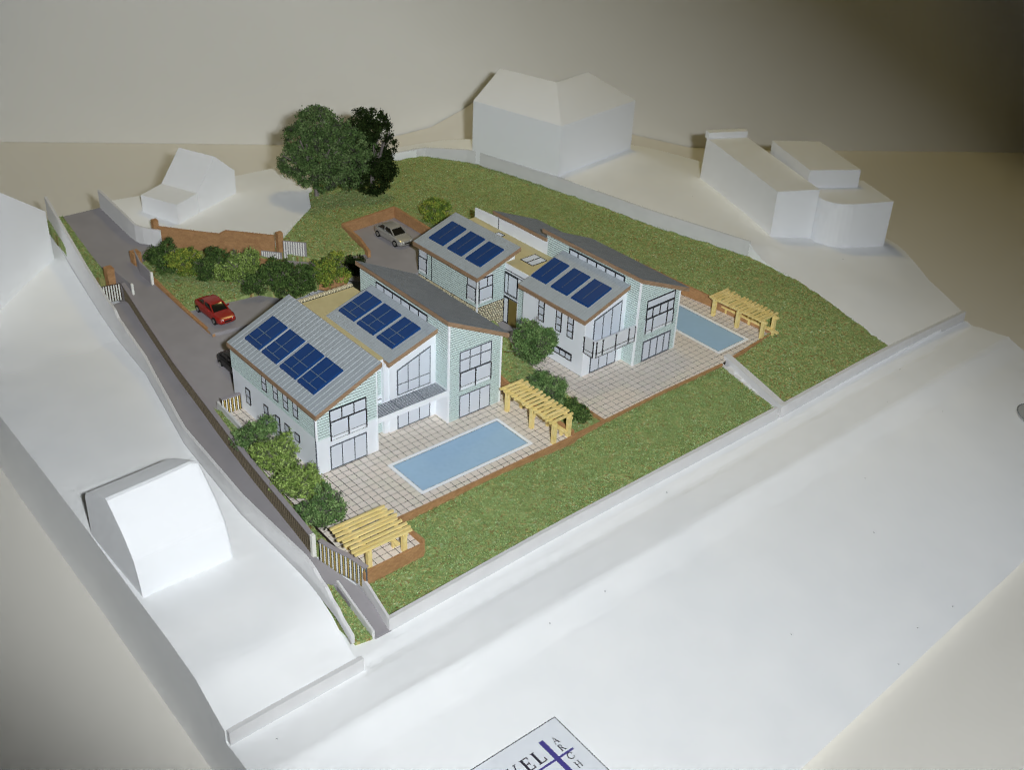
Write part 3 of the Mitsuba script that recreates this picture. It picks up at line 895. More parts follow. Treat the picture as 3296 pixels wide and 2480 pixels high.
def stones(F, a0, a1, b0, b1, n, seed):
    r = np.random.default_rng(seed)
    nx = int(math.sqrt(n * (a1 - a0) / (b1 - b0)))
    nz = int(n / nx)
    pts = np.array([(a0 + (i + .5 + .5 * (j % 2) + r.uniform(-.32, .32)) * (a1 - a0) / nx, b0 + (j + .5 + r.uniform(-.3, .3)) * (b1 - b0) / nz) for i in range(-1, nx + 1) for j in range(-1, nz + 1)])
    vor = shapely.voronoi_polygons(shapely.MultiPoint(pts), extend_to=rect(a0, b0, a1, b1))
    for g in vor.geoms:
        g = g.intersection(rect(a0, b0, a1, b1)).buffer(-.045).buffer(.012)
        if g.area > .006 and g.geom_type == "Polygon":
            part(sk, "stone", F.prism(g.simplify(.012), .03, .03 + r.uniform(.02, .05)), f"stone_{'abc'[int(r.integers(3))]}", M)


stones(fD, -.5, 2.5, 0.0, 2.48, 150, 3)
stones(lD, 10.5, 18.6, 1.1, 2.48, 130, 4)
# entrance link
wall(G, box(2.5, 6.4, 7.3, 19.2, -.02, 5.82), M)
lE2 = Face("l", 2.5)
window(G, lE2, 8.75, 10.42, 3.12, 5.05, M, va=(9.94,), bar=.09, ink="ink", label="two pane window over the entrance door")
window(G, lE2, 9.8, 10.42, .25, 2.72, M, bar=.08, label="tall side light beside the door")
part(G, "door", lE2.box(8.75, 9.76, .22, 2.7, .0, .05), "door_olive", M, label="olive brown entrance door")
dlines(G, lE2, [(8.68, 10.48, 2.76, 2.84), (8.68, 10.48, 3.02, 3.06), (7.4, 10.48, 5.32, 5.37), (7.4, 10.48, 5.1, 5.15)], M)
cladding(G, lE2, [(7.5, .05), (8.62, .05), (8.62, 4.5), (7.5, 4.5)], [], M)
part(G, "door_step", box(1.4, 2.5, 8.9, 10.45, -.01, .22), "asphalt", M)
part(G, "flat_roof", box(2.62, 6.36, 7.42, 19.1, 5.8, 5.88), "tan_card", M, label="sand coloured flat roof with drawn skylights")
for x0, x1, y0, y1, cut in ((3.9, 5.6, 8.6, 10.15, True), (5.3, 5.95, 14.5, 15.35, False)):
    k = number(G + "__skylight")
    ys_ = (y0, (y0 + y1) / 2, y1) if cut else (y0, y1)
    ps = [rect(x0 + .06, ys_[i] + .05, x1 - .06, ys_[i + 1] - .05) for i in range(len(ys_) - 1)]
    m = extrude(rect(x0, y0, x1, y1).difference(unary_union(ps)), .05)
    m.apply_translation([0, 0, 5.88])
    put(k + "__frame", mikit.ply(scaled(m, M), "ink"))
    for g in ps:
        m = extrude(g, .03)
        m.apply_translation([0, 0, 5.88])
        part(k, "pane", m, "pane_print", M)
part(G, "parapet", hexa([(6.36, 9.45, 5.8), (6.5, 9.45, 5.8), (6.5, 19.2, 5.8), (6.36, 19.2, 5.8)], [(6.36, 9.45, 7.3), (6.5, 9.45, 7.3), (6.5, 19.2, 6.75), (6.36, 19.2, 6.75)]), "house_white", M, label="long white upstand wall beside the flat roof")
dlines(G, Face("l", 6.36), [(15.84, 15.9, 5.9, 7.0)], M, c=.0)
# back wing under the small dark roof
wall(G, hexa([(6.5, 9.7, -.02), (11.2, 9.7, -.02), (11.2, 16.2, -.02), (6.5, 16.2, -.02)], [(6.5, 9.7, 7.0), (11.2, 9.7, 5.0), (11.2, 16.2, 5.0), (6.5, 16.2, 7.0)]), M)
roof(G, 6.12, 11.6, 9.5, 16.45, 7.55, 5.2, M, dark=True, pitch=.3, t=.34)
# white wing with the corner balcony
wall(G, monopitch(1.83, 6.4, -.13, 7.3, 5.2, 6.72), M)
zE = roof(G, 1.42, 6.45, -.42, 7.55, 5.42, 7.12, M, pitch=.28)
for y0, y1 in ((5.48, 7.6 - .22), (2.98, 4.98), (.53, 2.56)):
    solar(G, zE, 2.62, 5.22, y0, y1, M, False)
fE, lE = Face("f", -.13), Face("l", 1.83)
for a0, a1 in ((4.64, 5.36), (2.56, 3.24), (1.18, 1.88)):
    window(G, lE, a0, a1, 2.92, 4.95, M, hb=(3.54, 4.22), bar=.09)
window(G, lE, 1.14, 3.95, .84, 1.46, M, va=(1.85, 2.55, 3.25), bar=.1, label="low strip window of four small panes")
dlines(G, lE, [(1.14, 3.95, 1.5, 1.53)], M)
window(G, fE, 2.76, 5.84, 2.75, 5.9, M, va=(3.78, 4.76), bar=.09, ink="ink_soft", top=(4.95, 5.84), label="tall raked window behind the balcony")
window(G, fE, 2.66, 5.65, .04, 2.2, M, va=(3.66, 4.64), bar=.09, ink="ink_soft", name="door", label="glazed door under the balcony")
part(G, "downpipe", box(1.74, 1.82, -.2, -.12, .0, 5.2), "trim_white", M)
bk = number(G + "__balcony")
labels[bk] = {"label": "white balcony wrapped round the corner with drawn dark posts"}
put(bk + "__floor", mikit.ply(scaled(box(1.86, 6.36, -1.3, -.14, 2.32, 2.5), M), "trim_white"))
put(bk + "__front", mikit.ply(scaled(box(1.84, 6.4, -1.42, -1.3, 2.32, 3.86), M), "label_paper"))
put(bk + "__side", mikit.ply(scaled(box(1.76, 1.86, -1.3, -.14, 2.32, 3.9), M), "label_paper"))
fb_, lb_ = Face("f", -1.42), Face("l", 1.76)
for F_, ps, a0, a1 in ((fb_, (1.92, 2.62, 4.1, 5.6, 6.34), 1.84, 6.38), (lb_, (-1.24, -.2), -1.3, -.14)):
    for p in ps:
        part(bk, "post", cat([F_.box(p - .045, p + .045, 2.42, 3.84, .0, .05)] + [F_.box(p - .075, p + .075, z - .05, z + .05, .0, .06) for z in (3.76, 2.86)]), "ink", M)
    for b in (2.72, 2.36):
        part(bk, "rail_line", F_.box(a0, a1, b, b + .04, .0, .03), "ink", M)
# tall green wing
wall(G, hexa([(6.4, -1.47, -.02), (11.45, -1.47, -.02), (11.45, 9.64, -.02), (6.4, 9.64, -.02)], [(6.4, -1.47, 7.85), (11.45, -1.47, 5.62), (11.45, 9.64, 5.62), (6.4, 9.64, 7.85)]), M)
roof(G, 6.12, 12.15, -1.82, 9.95, 8.27, 5.64, M, dark=True, pitch=.3, label="dark grey roof of the tall green wing")
fF, lF = Face("f", -1.47), Face("l", 6.4)
cladding(G, fF, [(6.5, .02), (11.42, .02), (11.42, 5.6), (6.5, 7.78)], [(7.36, 2.6, 10.76, 5.84), (7.36, .0, 10.76, 2.0)], M)
cladding(G, lF, [(-1.42, .02), (-.13, .02), (-.13, 7.8), (-1.42, 7.8)], [], M)
cladding(G, lF, [(-.13, 5.5), (9.6, 5.5), (9.6, 7.8), (-.13, 7.8)], [(.26, 6.7, 6.8, 7.62)], M)
window(G, lF, .26, 6.8, 6.7, 7.6, M, va=tuple(.26 + 6.54 / 6 * i for i in range(1, 6)), bar=.13, label="row of six small panes under the dark roof of the right house")
window(G, fF, 7.36, 10.76, 5.02, 5.8, M, bar=.1, label="wide single pane above the balcony doors")
window(G, fF, 7.36, 10.76, 4.0, 5.05, M, va=(8.16, 9.04, 9.96), bar=.13)
railing(G, fF, 7.38, 10.74, 2.62, 4.04, (7.42, 8.22, 9.94, 10.72), M, skirt=.3, label="pale drawn balcony front on the right house")
part(G, "balcony_panel", fF.box(7.4, 10.72, 2.62, 2.92, .0, .05), "house_white", M)
window(G, fF, 7.36, 10.76, .03, 1.97, M, va=(8.3, 9.15, 9.97), bar=.13, ink="ink_soft", name="door", label="four leaf glazed door of the right house")
for x, z1 in ((6.4, 7.8), (11.36, 5.55)):
    corner_board(G, x, -1.47, .0, z1, M, .09)

# ------------------------------------------------------------------ white walls
def solowall(name, mesh, m, label, cat_, group=None):
    return solo(name, mesh, m, label, cat_, group)


p = resample([(-1.25, 44.4), (-2.0, 38), (-2.95, 30), (-3.95, 19.4), (-5.95, 9), (-6.55, -.5), (-6.5, -5.2), (-6.4, -8.2), (-6.55, -11), (-6.75, -13.9)], .35)
tp = np.interp(p[:, 1], [-13.9, -13.3, -12.6, -12.3, -11.4, -10.9, -9.9, -9.3, -7.9, -5, 3, 10, 17.5, 22, 25.4, 25.7, 28.8, 29.2, 33, 38, 44.4], [-.75, -.5, -.3, .05, .3, .75, .9, 1.25, 1.42, 1.5, 1.5, 1.5, 1.52, 1.9, 2.3, 2.7, 2.95, 3.1, 3.5, 4.4, 5.5])
bt = left_y(p[:, 1]) - .6
solo("garden_wall", wallstrip(p, tp, bt, .22), "white_board", "long curving white wall between the dark footpath and the white land on the left", "wall")
p = np.array([(3.72, 44.4), (3.75, 41), (3.78, 38.4), (3.9, 37.3), (4.3, 36.6), (4.9, 36.0), (5.5, 35.6)])
solo("garden_wall", wallstrip(p, np.interp(np.arange(7), [0, 3, 4, 6], [4.95, 4.05, 3.95, 3.7]), np.full(7, 1.6), .22), "white_board", "white wall with a rounded end on the right of the drive at the back", "wall")
p = resample([(50.4, 4.2), (47.65, 15.0), (45.75, 26.4), (43.2, 37.7), (39.8, 42.5), (36.4, 43.1), (34.6, 44.4)], 1.2)
solo("retaining_wall", wallstrip(p, np.interp(p[:, 1], [4, 15, 27, 37.7, 42.5, 43.1, 44.4], [2.55, 2.56, 2.52, 2.42, 1.9, 1.8, 1.75]), np.full(len(p), -.2), .2), "white_board", "long white retaining wall behind the large lawn", "wall")
p = resample([(-4.1, -13.75), (10, -13.25), (34.3, -12.95)], 3.0)
solo("retaining_wall", wallstrip(p, np.full(len(p), -1.0) + np.interp(p[:, 0], [-5, 34], [.05, .1]), np.full(len(p), -2.5), .3), "white_board", "white front wall below the front lawn along the road", "wall")
p = resample([(35.2, -12.95), (50, -12.55), (61.6, -12.85)], 3.0)
solo("retaining_wall", wallstrip(p, np.interp(p[:, 0], [35, 61.6], [-.9, -.95]), np.full(len(p), -2.5), .32), "white_board", "white front wall right of the steps along the road", "wall")
p = np.array([(-16.05, -15.5), (-12, -15.38), (-7.0, -15.25)])
solo("retaining_wall", wallstrip(p, np.array([-1.2, -1.22, -1.3]), np.full(3, -2.6), .3), "white_board", "short white wall at the near left corner by the road", "wall")
p = np.array([(-3.42, -9.3), (-3.6, -11), (-4.0, -13.7)])
solo("path_wall", wallstrip(p, np.array([-.35, -.6, -.95]), np.full(3, -2.4), .17), "white_board", "white side wall between the lower path and the front lawn", "wall")
p = np.array([(-4.75, -9.1), (-4.95, -11), (-5.2, -13.8)])
solo("path_wall", wallstrip(p, np.array([-.85, -1.05, -1.35]), np.full(3, -2.4), .15), "white_board", "thin white wall standing in the middle of the lower path", "wall")
st = thing("garden_steps", "white flight of steps between two walls through the front lawn", "steps")
part(st, "side_wall", wallstrip(np.array([(36.05, -5.9), (35.5, -9.5), (34.95, -13.15)]), np.array([.0, -.42, -.88]), np.full(3, -2.4), .55), "white_board")
part(st, "side_wall", wallstrip(np.array([(35.1, -6.15), (34.75, -8.5), (34.25, -12.95)]), np.array([-.38, -.75, -1.15]), np.full(3, -2.4), .22), "white_board")
for i in range(7):
    y = -6.6 - i * .92
    a = np.interp(y, [-13, -6], [34.3, 35.05])
    part(st, "step", box(a, a + .7, y - .92, y, -2.4, -.68 - i * .17), "white_board")

# ------------------------------------------------------------------ brown cork walls
corkw = lambda path, tops, bots, w, label, g=None: solo("cork_wall", wallstrip(np.array(path, float), np.array(tops, float), np.array(bots, float), w), "cork", label, "wall", g)
corkw([(1.05, -7.17), (17.55, -7.12)], [.06, .06], [-1.2, -1.2], .2, "low brown cork edging along the front of the left terrace")
corkw([(17.6, -7.0), (21.1, -6.62), (28, -6.4), (35.0, -6.38)], [.04, -.3, -.32, -.32], [-1.2] * 4, .2, "low brown cork edging along the front of the right terrace")
corkw([(36.0, -6.25), (42.55, -5.55)], [-.28, -.24], [-1.2] * 2, .22, "brown cork edging at the right corner below the far pergola")
corkw([(42.4, -5.5), (42.15, -2.0), (41.75, 2.2), (41.3, 5.0), (40.9, 9.0)], [-.2, .35, .62, .75, .9], [-1.2] * 5, .22, "brown cork wall behind the far pergola")
corkw([(-3.6, -10.42), (1.05, -10.42)], [.16, .18], [-1.6, -1.6], .2, "brown cork wall at the front of the small corner pergola")
corkw([(1.1, -10.4), (1.12, -7.2)], [.42, .22], [-1.6, -1.4], .2, "brown cork wall at the right side of the small corner pergola")
corkw([(21.12, -6.5), (21.08, -2.5), (20.9, 1.4)], [-.3, -.3, -.28], [-1.3] * 3, .2, "brown cork edging on the left side of the right terrace")
corkw([(17.5, -7.0), (17.48, -1.5), (17.3, 2.0)], [.42, .48, 1.2], [-1.3] * 3, .2, "brown cork wall behind the middle pergola")
corkw([(17.25, 2.2), (16.9, 5.5), (16.2, 8.2)], [1.35, 1.55, 1.8], [-.6] * 3, .22, "brown cork wall beside the tall green wing")
bwp = [(5.3, 36.2), (5.75, 35.7), (8.3, 32.95), (9.3, 31.9), (9.75, 31.4), (12.9, 28.25)]
k = thing("cork_wall", "tall stepped brown cork wall behind the row of bushes", "wall")
part(k, "panel", wallstrip(np.array(bwp), np.array([3.95, 3.92, 3.78, 3.75, 4.15, 4.02]), np.full(6, 1.2), .26), "cork")
part(k, "pillar", box(5.05, 5.55, 35.95, 36.45, 1.2, 4.55), "cork")
part(k, "pillar", box(13.0, 13.5, 27.7, 28.2, 1.2, 4.35), "cork")
corkw([(1.95, 33.2), (1.85, 29.6), (2.0, 24.4), (2.2, 19.85)], [2.55, 2.4, 1.75, 1.35], [.4] * 4, .24, "low brown cork kerb between the drive and the hedge lawn")
k = thing("cork_wall", "brown cork wall around three sides of the parking court of the silver car", "wall")
part(k, "panel", wallstrip(np.array([(19.5, 22.9), (20.1, 25.4), (20.3, 28.3)]), np.array([2.75, 2.95, 3.1]), np.full(3, 1.2), .26), "cork")
part(k, "panel", wallstrip(np.array([(20.2, 28.42), (26.45, 28.78)]), np.array([3.15, 3.2]), np.full(2, 1.2), .26), "cork")
part(k, "panel", wallstrip(np.array([(26.42, 28.65), (26.4, 25), (26.4, 21.6)]), np.array([3.2, 3.15, 3.1]), np.full(3, 1.2), .26), "cork")
corkw([(10.6, 26.9), (11.9, 24.6), (13.6, 22.2), (15.2, 20.0)], [2.95, 2.85, 2.7, 2.6], [1.0] * 4, .24, "slanting low brown cork wall between the bushes and the upper path")

# ------------------------------------------------------------------ paling fences
def paling(name, label, path, top, bot, pitch, w, mats, cap=None, backing=None, t=.07, cat_="fence", thickb=.10):
    """Upright slats along a path: each slat a part, on a thin backing, with a cap rail."""
    k = thing(name, label, cat_)
    ls = LineString(path)
    n = int(ls.length / pitch)
    P = resample(path, 1.0)
    if backing:
        part(k, "backing", wallstrip(P, top(P[:, 0], P[:, 1]) - .02, bot(P[:, 0], P[:, 1]), thickb), backing)
    for i in range(n):
        s = (i + .5) * pitch
        q0, q1 = np.array(ls.interpolate(max(s - .05, 0)).coords[0]), np.array(ls.interpolate(s + .05).coords[0])
        c = np.array(ls.interpolate(s).coords[0])
        d = (q1 - q0) / np.linalg.norm(q1 - q0)
        nr = np.array([-d[1], d[0]])
        a = [c - d * w / 2 - nr * (thickb / 2 + t), c + d * w / 2 - nr * (thickb / 2 + t), c + d * w / 2 + nr * (thickb / 2 + t), c - d * w / 2 + nr * (thickb / 2 + t)]
        zb, zt = float(np.ravel(bot(c[0], c[1]))[0]), float(np.ravel(top(c[0], c[1]))[0]) - .05
        part(k, "slat", hexa([(*v, zb) for v in a], [(*v, zt) for v in a]), mats[i % len(mats)])
    if cap:
        part(k, "cap_rail", wallstrip(P, top(P[:, 0], P[:, 1]) + .03, top(P[:, 0], P[:, 1]) - .05, .24 + thickb), cap)
    return k


fpath = [(float(fence_x(y)), y) for y in (29.3, 24, 17, 11.5, 3.2, -2, -6.35)]
ftop = lambda x, y: np.interp(np.ravel(y), [-6.4, -3, 3, 8, 12, 17, 24, 29.5], [1.15, 1.2, 1.25, 1.35, 1.45, 1.75, 2.5, 3.0])
fbot = lambda x, y: np.interp(np.ravel(y), [-6.4, -2, 3, 10, 17, 24, 29.5], [-.45, -.35, -.25, -.15, .3, 1.1, 1.6]) - .2
k = paling("paling_fence", "long dark brown paling fence beside the footpath and drive", fpath, ftop, fbot, .30, .16, ["fence_brown"], "fence_cap", "fence_line", t=.03)
part(k, "end_post", box(-5.0, -4.72, -6.62, -6.36, -.7, 1.25), "slat_white")
paling("paling_fence", "short curved fence of white and gold slats by the corner pergola", [(-4.62, -6.95), (-4.25, -8.3), (-3.75, -9.4), (-3.45, -10.55)], lambda x, y: np.interp(np.ravel(y), [-10.6, -9, -7], [.55, .85, 1.0]),
       lambda x, y: np.interp(np.ravel(y), [-10.6, -9, -7], [-1.3, -1.0, -.75]), .17, .09, ["slat_white", "slat_gold"], "fence_cap", "ink_soft", t=.02)
paling("paling_fence", "short fence of white and gold slats closing the side court of the left house", [(-1.95, 10.95), (-.42, 10.85)], lambda x, y: 1.32 + 0 * np.ravel(x), lambda x, y: -.02 + 0 * np.ravel(x), .15, .085, ["slat_white", "slat_gold"], "fence_cap", "fence_line", t=.02)
paling("paling_gate", "narrow white slatted gate at the top of the footpath", [(-2.72, 29.75), (-1.25, 29.45)], lambda x, y: 3.0 + 0 * np.ravel(x), lambda x, y: 1.45 + 0 * np.ravel(x), .21, .1, ["slat_white"], None, "fence_line", t=.02, cat_="gate")
paling("paling_gate", "white slatted gate at the end of the tall brown wall", [(13.3, 27.4), (14.75, 25.85)], lambda x, y: 3.75 + 0 * np.ravel(x), lambda x, y: 2.05 + 0 * np.ravel(x), .22, .1, ["slat_white"], None, "asphalt", t=.02, cat_="gate")
paling("paling_fence", "low white slatted fence below the tall brown wall", [(11.7, 28.6), (12.95, 27.15)], lambda x, y: 2.75 + 0 * np.ravel(x), lambda x, y: 2.1 + 0 * np.ravel(x), .2, .09, ["slat_white"], None, "asphalt", t=.02)
solo("court_wall", wallstrip(np.array([(-1.9, 11.7), (-2.02, 9.0), (-2.22, 5.6)]), np.array([.72, .7, .55]), np.full(3, -.5), .16), "white_board", "low white wall beside the narrow tiled side court", "wall")
g = thing("drive_gate", "grey gate leaf standing open on the right of the drive", "gate")
part(g, "leaf", wallstrip(np.array([(2.15, 34.0), (1.55, 31.6), (1.6, 29.6)]), np.array([3.3, 3.35, 3.1]), np.full(3, 1.95), .12), "asphalt")
part(g, "edge_strip", box(1.5, 1.7, 29.42, 29.6, 1.9, 3.15), "slat_white")
part(g, "pillar", box(1.75, 2.45, 33.2, 34.1, 1.8, 3.3), "cork")
g = thing("drive_gate", "grey gate leaf beside the brown pillar on the left of the drive", "gate")
part(g, "leaf", wallstrip(np.array([(-.85, 31.6), (-.5, 29.0)]), np.array([3.35, 2.95]), np.full(2, 1.8), .14), "asphalt")
part(g, "edge_strip", box(-.58, -.4, 28.75, 28.95, 1.7, 2.95), "slat_white")
part(g, "pillar", box(-1.5, -.85, 31.3, 32.1, 1.6, 3.5), "cork")
for i in range(3):
    y = 28.9 - i * .75
    solo("path_step", box(float(wall_x(y)) + .2, float(fence_x(y)) - .15, y - .7, y, .6, 1.55 - .14 * i), "asphalt", ("upper", "middle", "lower")[i] + " of the three grey steps on the footpath below the narrow white gate", "step", "steps below the narrow gate")

# ------------------------------------------------------------------ pergolas
def pergola(label, posts, zp, beams, rafters, bench, M, zb=0.0):
    k = thing("pergola", label, "pergola")
    for x, y in posts:
        part(k, "post", box(x - .15, x + .15, y - .15, y + .15, zb, zp), "pine", M)
    for p_, q_ in beams:
        part(k, "beam", beam((*p_, zp + .1), (*q_, zp + .1), .2, .2), "pine", M)
    for p_, q_ in rafters:
        j = rng.uniform(-.05, .05, 4)
        part(k, "rafter", beam((p_[0] + j[0] * 3, p_[1] + j[1], zp + .275 + j[3] * .3), (q_[0] + j[2] * 3, q_[1] + j[1] + j[3], zp + .275), .17, .16), "pine", M)
    if bench:
        part(k, "bench_seat", beam((*bench[0], zb + .52), (*bench[1], zb + .52), .3, .16), "pine", M)
        n = bench[2]
        for i in range(n):
            t = (i + .4) / (n - .2)
            c = np.array(bench[0]) * (1 - t) + np.array(bench[1]) * t
            part(k, "bench_leg", box(c[0] - .1, c[0] + .1, c[1] - .1, c[1] + .1, zb, zb + .44), "pine", M)
    return k


pergola("long yellow timber pergola beside the left pool", [(15.6, -1.5), (15.62, -4.35), (15.62, -6.85), (17.12, -1.5), (17.12, -4.3), (17.12, -6.82)], 1.66,
        [((15.62, -.95), (15.62, -7.05)), ((17.1, -.95), (17.12, -7.1))], [((15.25, -1.05 - .445 * i), (17.5, -1.05 - .445 * i)) for i in range(14)], ((16.75, -1.2), (16.8, -7.0), 4), M1)
pergola("yellow timber pergola beside the right pool at the far corner", [(18.5, .15), (18.52, -2.55), (18.7, -5.15), (20.15, .1), (20.15, -2.5), (20.15, -5.2)], 1.6,
        [((18.45, .55), (18.65, -5.55)), ((20.15, .55), (20.15, -5.6))], [((18.1, .5 - .4 * i), (20.5, .5 - .4 * i)) for i in range(15)], ((19.75, .2), (19.85, -6.0), 5), M2)
pergola("small yellow timber pergola at the near left corner of the terrace", [(-3.0, -10.15), (-.25, -10.1), (-3.0, -7.7), (-.2, -7.6)], 1.36,
        [((-3.0, -10.35), (-3.0, -7.2)), ((-.22, -10.35), (-.2, -7.2))], [((-4.05, -7.15 - .385 * i), (.3, -7.2 - .385 * i)) for i in range(9)], ((-.75, -7.6), (-.55, -9.9), 2), M1)

# ------------------------------------------------------------------ bushes and trees
GREENS_ = {"dark": [(.028, .060, .014), (.05, .10, .022), (.075, .135, .032), (.035, .055, .02)],
          "bright": [(.06, .125, .022), (.10, .19, .035), (.145, .255, .06), (.05, .085, .03)],
          "mid": [(.04, .088, .022), (.065, .13, .032), (.10, .175, .05), (.045, .06, .03)],
          "yellow": [(.07, .12, .018), (.115, .165, .025), (.17, .20, .03), (.05, .08, .02)],
          "forest": [(.045, .085, .024), (.07, .125, .035), (.105, .165, .055), (.05, .06, .035)],
          "deep": [(.010, .018, .006), (.018, .030, .009), (.026, .042, .012), (.012, .016, .006)]}

GREENS = {k: [tuple(v * f for v, f in zip(c, {"deep": (1.1, 1.1, 1.1), "dark": (1.55, 1.35, 1.7), "mid": (2.0, 1.7, 2.3), "bright": (2.35, 1.75, 2.4), "yellow": (1.8, 1.7, 2.0), "forest": (1.35, 1.25, 1.5)}[k])) for c in cs] for k, cs in GREENS_.items()}


def foliage(lobes, n, colours, leaf, seed):
    """Clumps of small leaf flakes filling lumpy lobes (x, y, z, rx, rz)."""
    r = np.random.default_rng(seed)
    lobes = np.array(lobes, float)
    wts = lobes[:, 3] ** 2 * lobes[:, 4]
    nc = max(n // 16, 1)
    L = r.choice(len(lobes), nc, p=wts / wts.sum())
    d = r.standard_normal((nc, 3))
    d /= np.linalg.norm(d, axis=1, keepdims=True)
    rad = r.uniform(.45, 1.0, nc) ** .5
    c = lobes[L, :3] + d * rad[:, None] * lobes[L][:, [3, 3, 4]]
    keep = meshkit.noise(c / (lobes[:, 3].mean() * .45), seed) > .33
    c = c[keep]
    nc = len(c)
    tone = r.choice(len(colours), nc, p=[.27, .36, .25, .12])
    q = np.repeat(c, 16, 0) + r.standard_normal((nc * 16, 3)) * leaf * 1.3
    m = len(q)
    a = r.standard_normal((m, 3))
    a /= np.linalg.norm(a, axis=1, keepdims=True)
    b = np.cross(a, r.standard_normal((m, 3)))
    b /= np.linalg.norm(b, axis=1, keepdims=True)
    s = r.uniform(.6, 1.2, (m, 1)) * leaf
    V = np.stack([q - a * s, q + b * s * .8, q + a * s, q - b * s * .8], 1).reshape(-1, 3)
    i = np.arange(m) * 4
    F = np.vstack([np.c_[i, i + 1, i + 2], np.c_[i, i + 2, i + 3]])
    col = np.array(colours)[np.repeat(tone, 16)] * r.uniform(.75, 1.25, (m, 1))
    return trimesh.Trimesh(V, F, process=False), np.repeat(col, 4, 0)


def branches(x, y, z, h, spread, n, r0, seed):
    r = np.random.default_rng(seed)
    ms = []
    top = np.array([x, y, z + h * .35])
    ms.append(trimesh.creation.cylinder(r0, segment=[[x, y, z - .3], top], sections=7))
    for i in range(n):
        t = 2 * math.pi * i / n + r.uniform(-.4, .4)
        s = np.array([x, y, z + h * r.uniform(.12, .35)])
        e = np.array([x + math.cos(t) * spread * r.uniform(.5, 1), y + math.sin(t) * spread * r.uniform(.5, 1), z + h * r.uniform(.55, .95)])
        mdl = (s + e) / 2 + r.uniform(-.1, .1, 3) * spread
        ms.append(rod(s, mdl, r0 * .5, 5))
        ms.append(rod(mdl, e, r0 * .3, 4))
        for _ in range(2):
            ms.append(rod(mdl, mdl + (e - s) * r.uniform(.2, .5) + r.uniform(-.25, .25, 3) * spread, r0 * .2, 4))
    return cat(ms)


def bush(label, x, y, z, rx, h, tone, n, lobes=6, group=None, name="bush", leaf=.085, cat_="bush"):
    seed = int(abs(x * 131 + y * 917)) % 100000
    r = np.random.default_rng(seed)
    lb = [(x, y, z + h * .52, rx * .5, h * .42)]
    lobes = lobes + 3
    for i in range(lobes):
        t = 2 * math.pi * i / lobes + r.uniform(-.5, .5)
        k_ = r.uniform(.3, .74) * rx
        rr = r.uniform(.24, .44) * rx
        lb.append((x + math.cos(t) * k_, y + math.sin(t) * k_, z + h * r.uniform(.25, .82), rr, min(rr, h * .3)))
    k = thing(name, label, cat_, group)
    fm_, col = foliage(lb, n, GREENS[tone], leaf, seed)
    put(k + "__crown", mikit.ply(scaled(fm_), "flock", color=col))
    put(k + "__trunk", mikit.ply(scaled(branches(x, y, z, h, rx * .8, 9, max(rx * .05, .05), seed)), "bark"))
    return k


bush("dark green bush at the upper end of the row beside the fence", -2.35, 5.4, .0, 1.75, 2.5, "mid", 8000)
bush("bright green bush, second from the top in the row beside the fence", -2.45, 2.1, .0, 1.8, 3.0, "bright", 11000)
bush("bright green bush, third in the row beside the fence", -2.7, -1.2, -.05, 1.8, 2.6, "bright", 11000)
bush("darker green bush next to the small corner pergola", -2.75, -4.4, -.1, 2.0, 2.2, "mid", 11000)
bush("full green tree between the two houses", 21.4, 2.4, -.2, 2.35, 4.6, "mid", 21000, lobes=9, name="tree", cat_="tree")
bush("small green bush against the edge of the right terrace below the middle tree", 19.9, -2.2, -.3, 1.2, 1.7, "mid", 5000)
bush("low dark bush behind the middle pergola", 19.7, -4.9, -.5, 1.25, 1.2, "dark", 5000)
bush("low green bush at the upper end of the planted strip", 20.2, -.3, -.3, 1.2, 1.6, "mid", 4500)
bush("dark round bush at the left end of the row under the tall brown wall", 3.5, 31.4, 2.0, 1.77, 2.42, "dark", 8400)
bush("yellow green bush, second from the left under the tall brown wall", 4.9, 29.9, 1.95, 1.83, 2.42, "yellow", 9100)
bush("dark bush in the middle of the row under the tall brown wall", 6.4, 27.9, 1.9, 1.89, 2.10, "dark", 9100)
bush("bright green bush in front of the low white slatted fence", 8.2, 26.2, 1.9, 2.26, 2.42, "bright", 11900)
bush("small dark bush beside the parking bay of the red car", 8.3, 24.0, 1.8, 1.34, 1.16, "dark", 5040)
bush("dark round bush to the right of the parking bay", 10.0, 23.3, 1.8, 1.83, 2.10, "dark", 9100)
bush("dark bush touching the back of the large grey roof", 10.9, 21.4, 1.8, 1.95, 1.89, "dark", 9100)
bush("yellow green bush beyond the stone parapet", 14.2, 21.6, 2.0, 1.89, 1.99, "yellow", 9100)
bush("small dark bush at the left corner of the tall dark roof", 16.4, 21.0, 2.0, 1.3, 1.7, "deep", 4500)
bush("dark bush beyond the stone parapet, left of the yellow green one", 12.4, 22.2, 1.9, 1.34, 1.58, "dark", 5040)
bush("yellow green bush behind the parking court of the silver car", 28.4, 24.7, 2.4, 1.9, 2.2, "yellow", 7000)
bush("small dark bush behind the white upstand wall", 31.3, 21.2, 2.3, 1.3, 1.6, "deep", 3500)


def tree(label, x, y, z, lobes, tone, n, h, spread, seed, leaf):
    k = thing("tree", label, "tree")
    fm_, col = foliage(lobes, n, GREENS[tone], leaf, seed)
    put(k + "__crown", mikit.ply(scaled(fm_), "flock", color=col))
    put(k + "__trunk", mikit.ply(scaled(branches(x, y, z, h, spread, 16, .22, seed)), "bark"))


tx, ty = 22.0, 35.7
ru, fu = np.array([.766, -.641]), np.array([.66, .75])


def at(side, up, back=0.0):
    return (tx + ru[0] * side + fu[0] * back, ty + ru[1] * side + fu[1] * back, 2.9 + up)


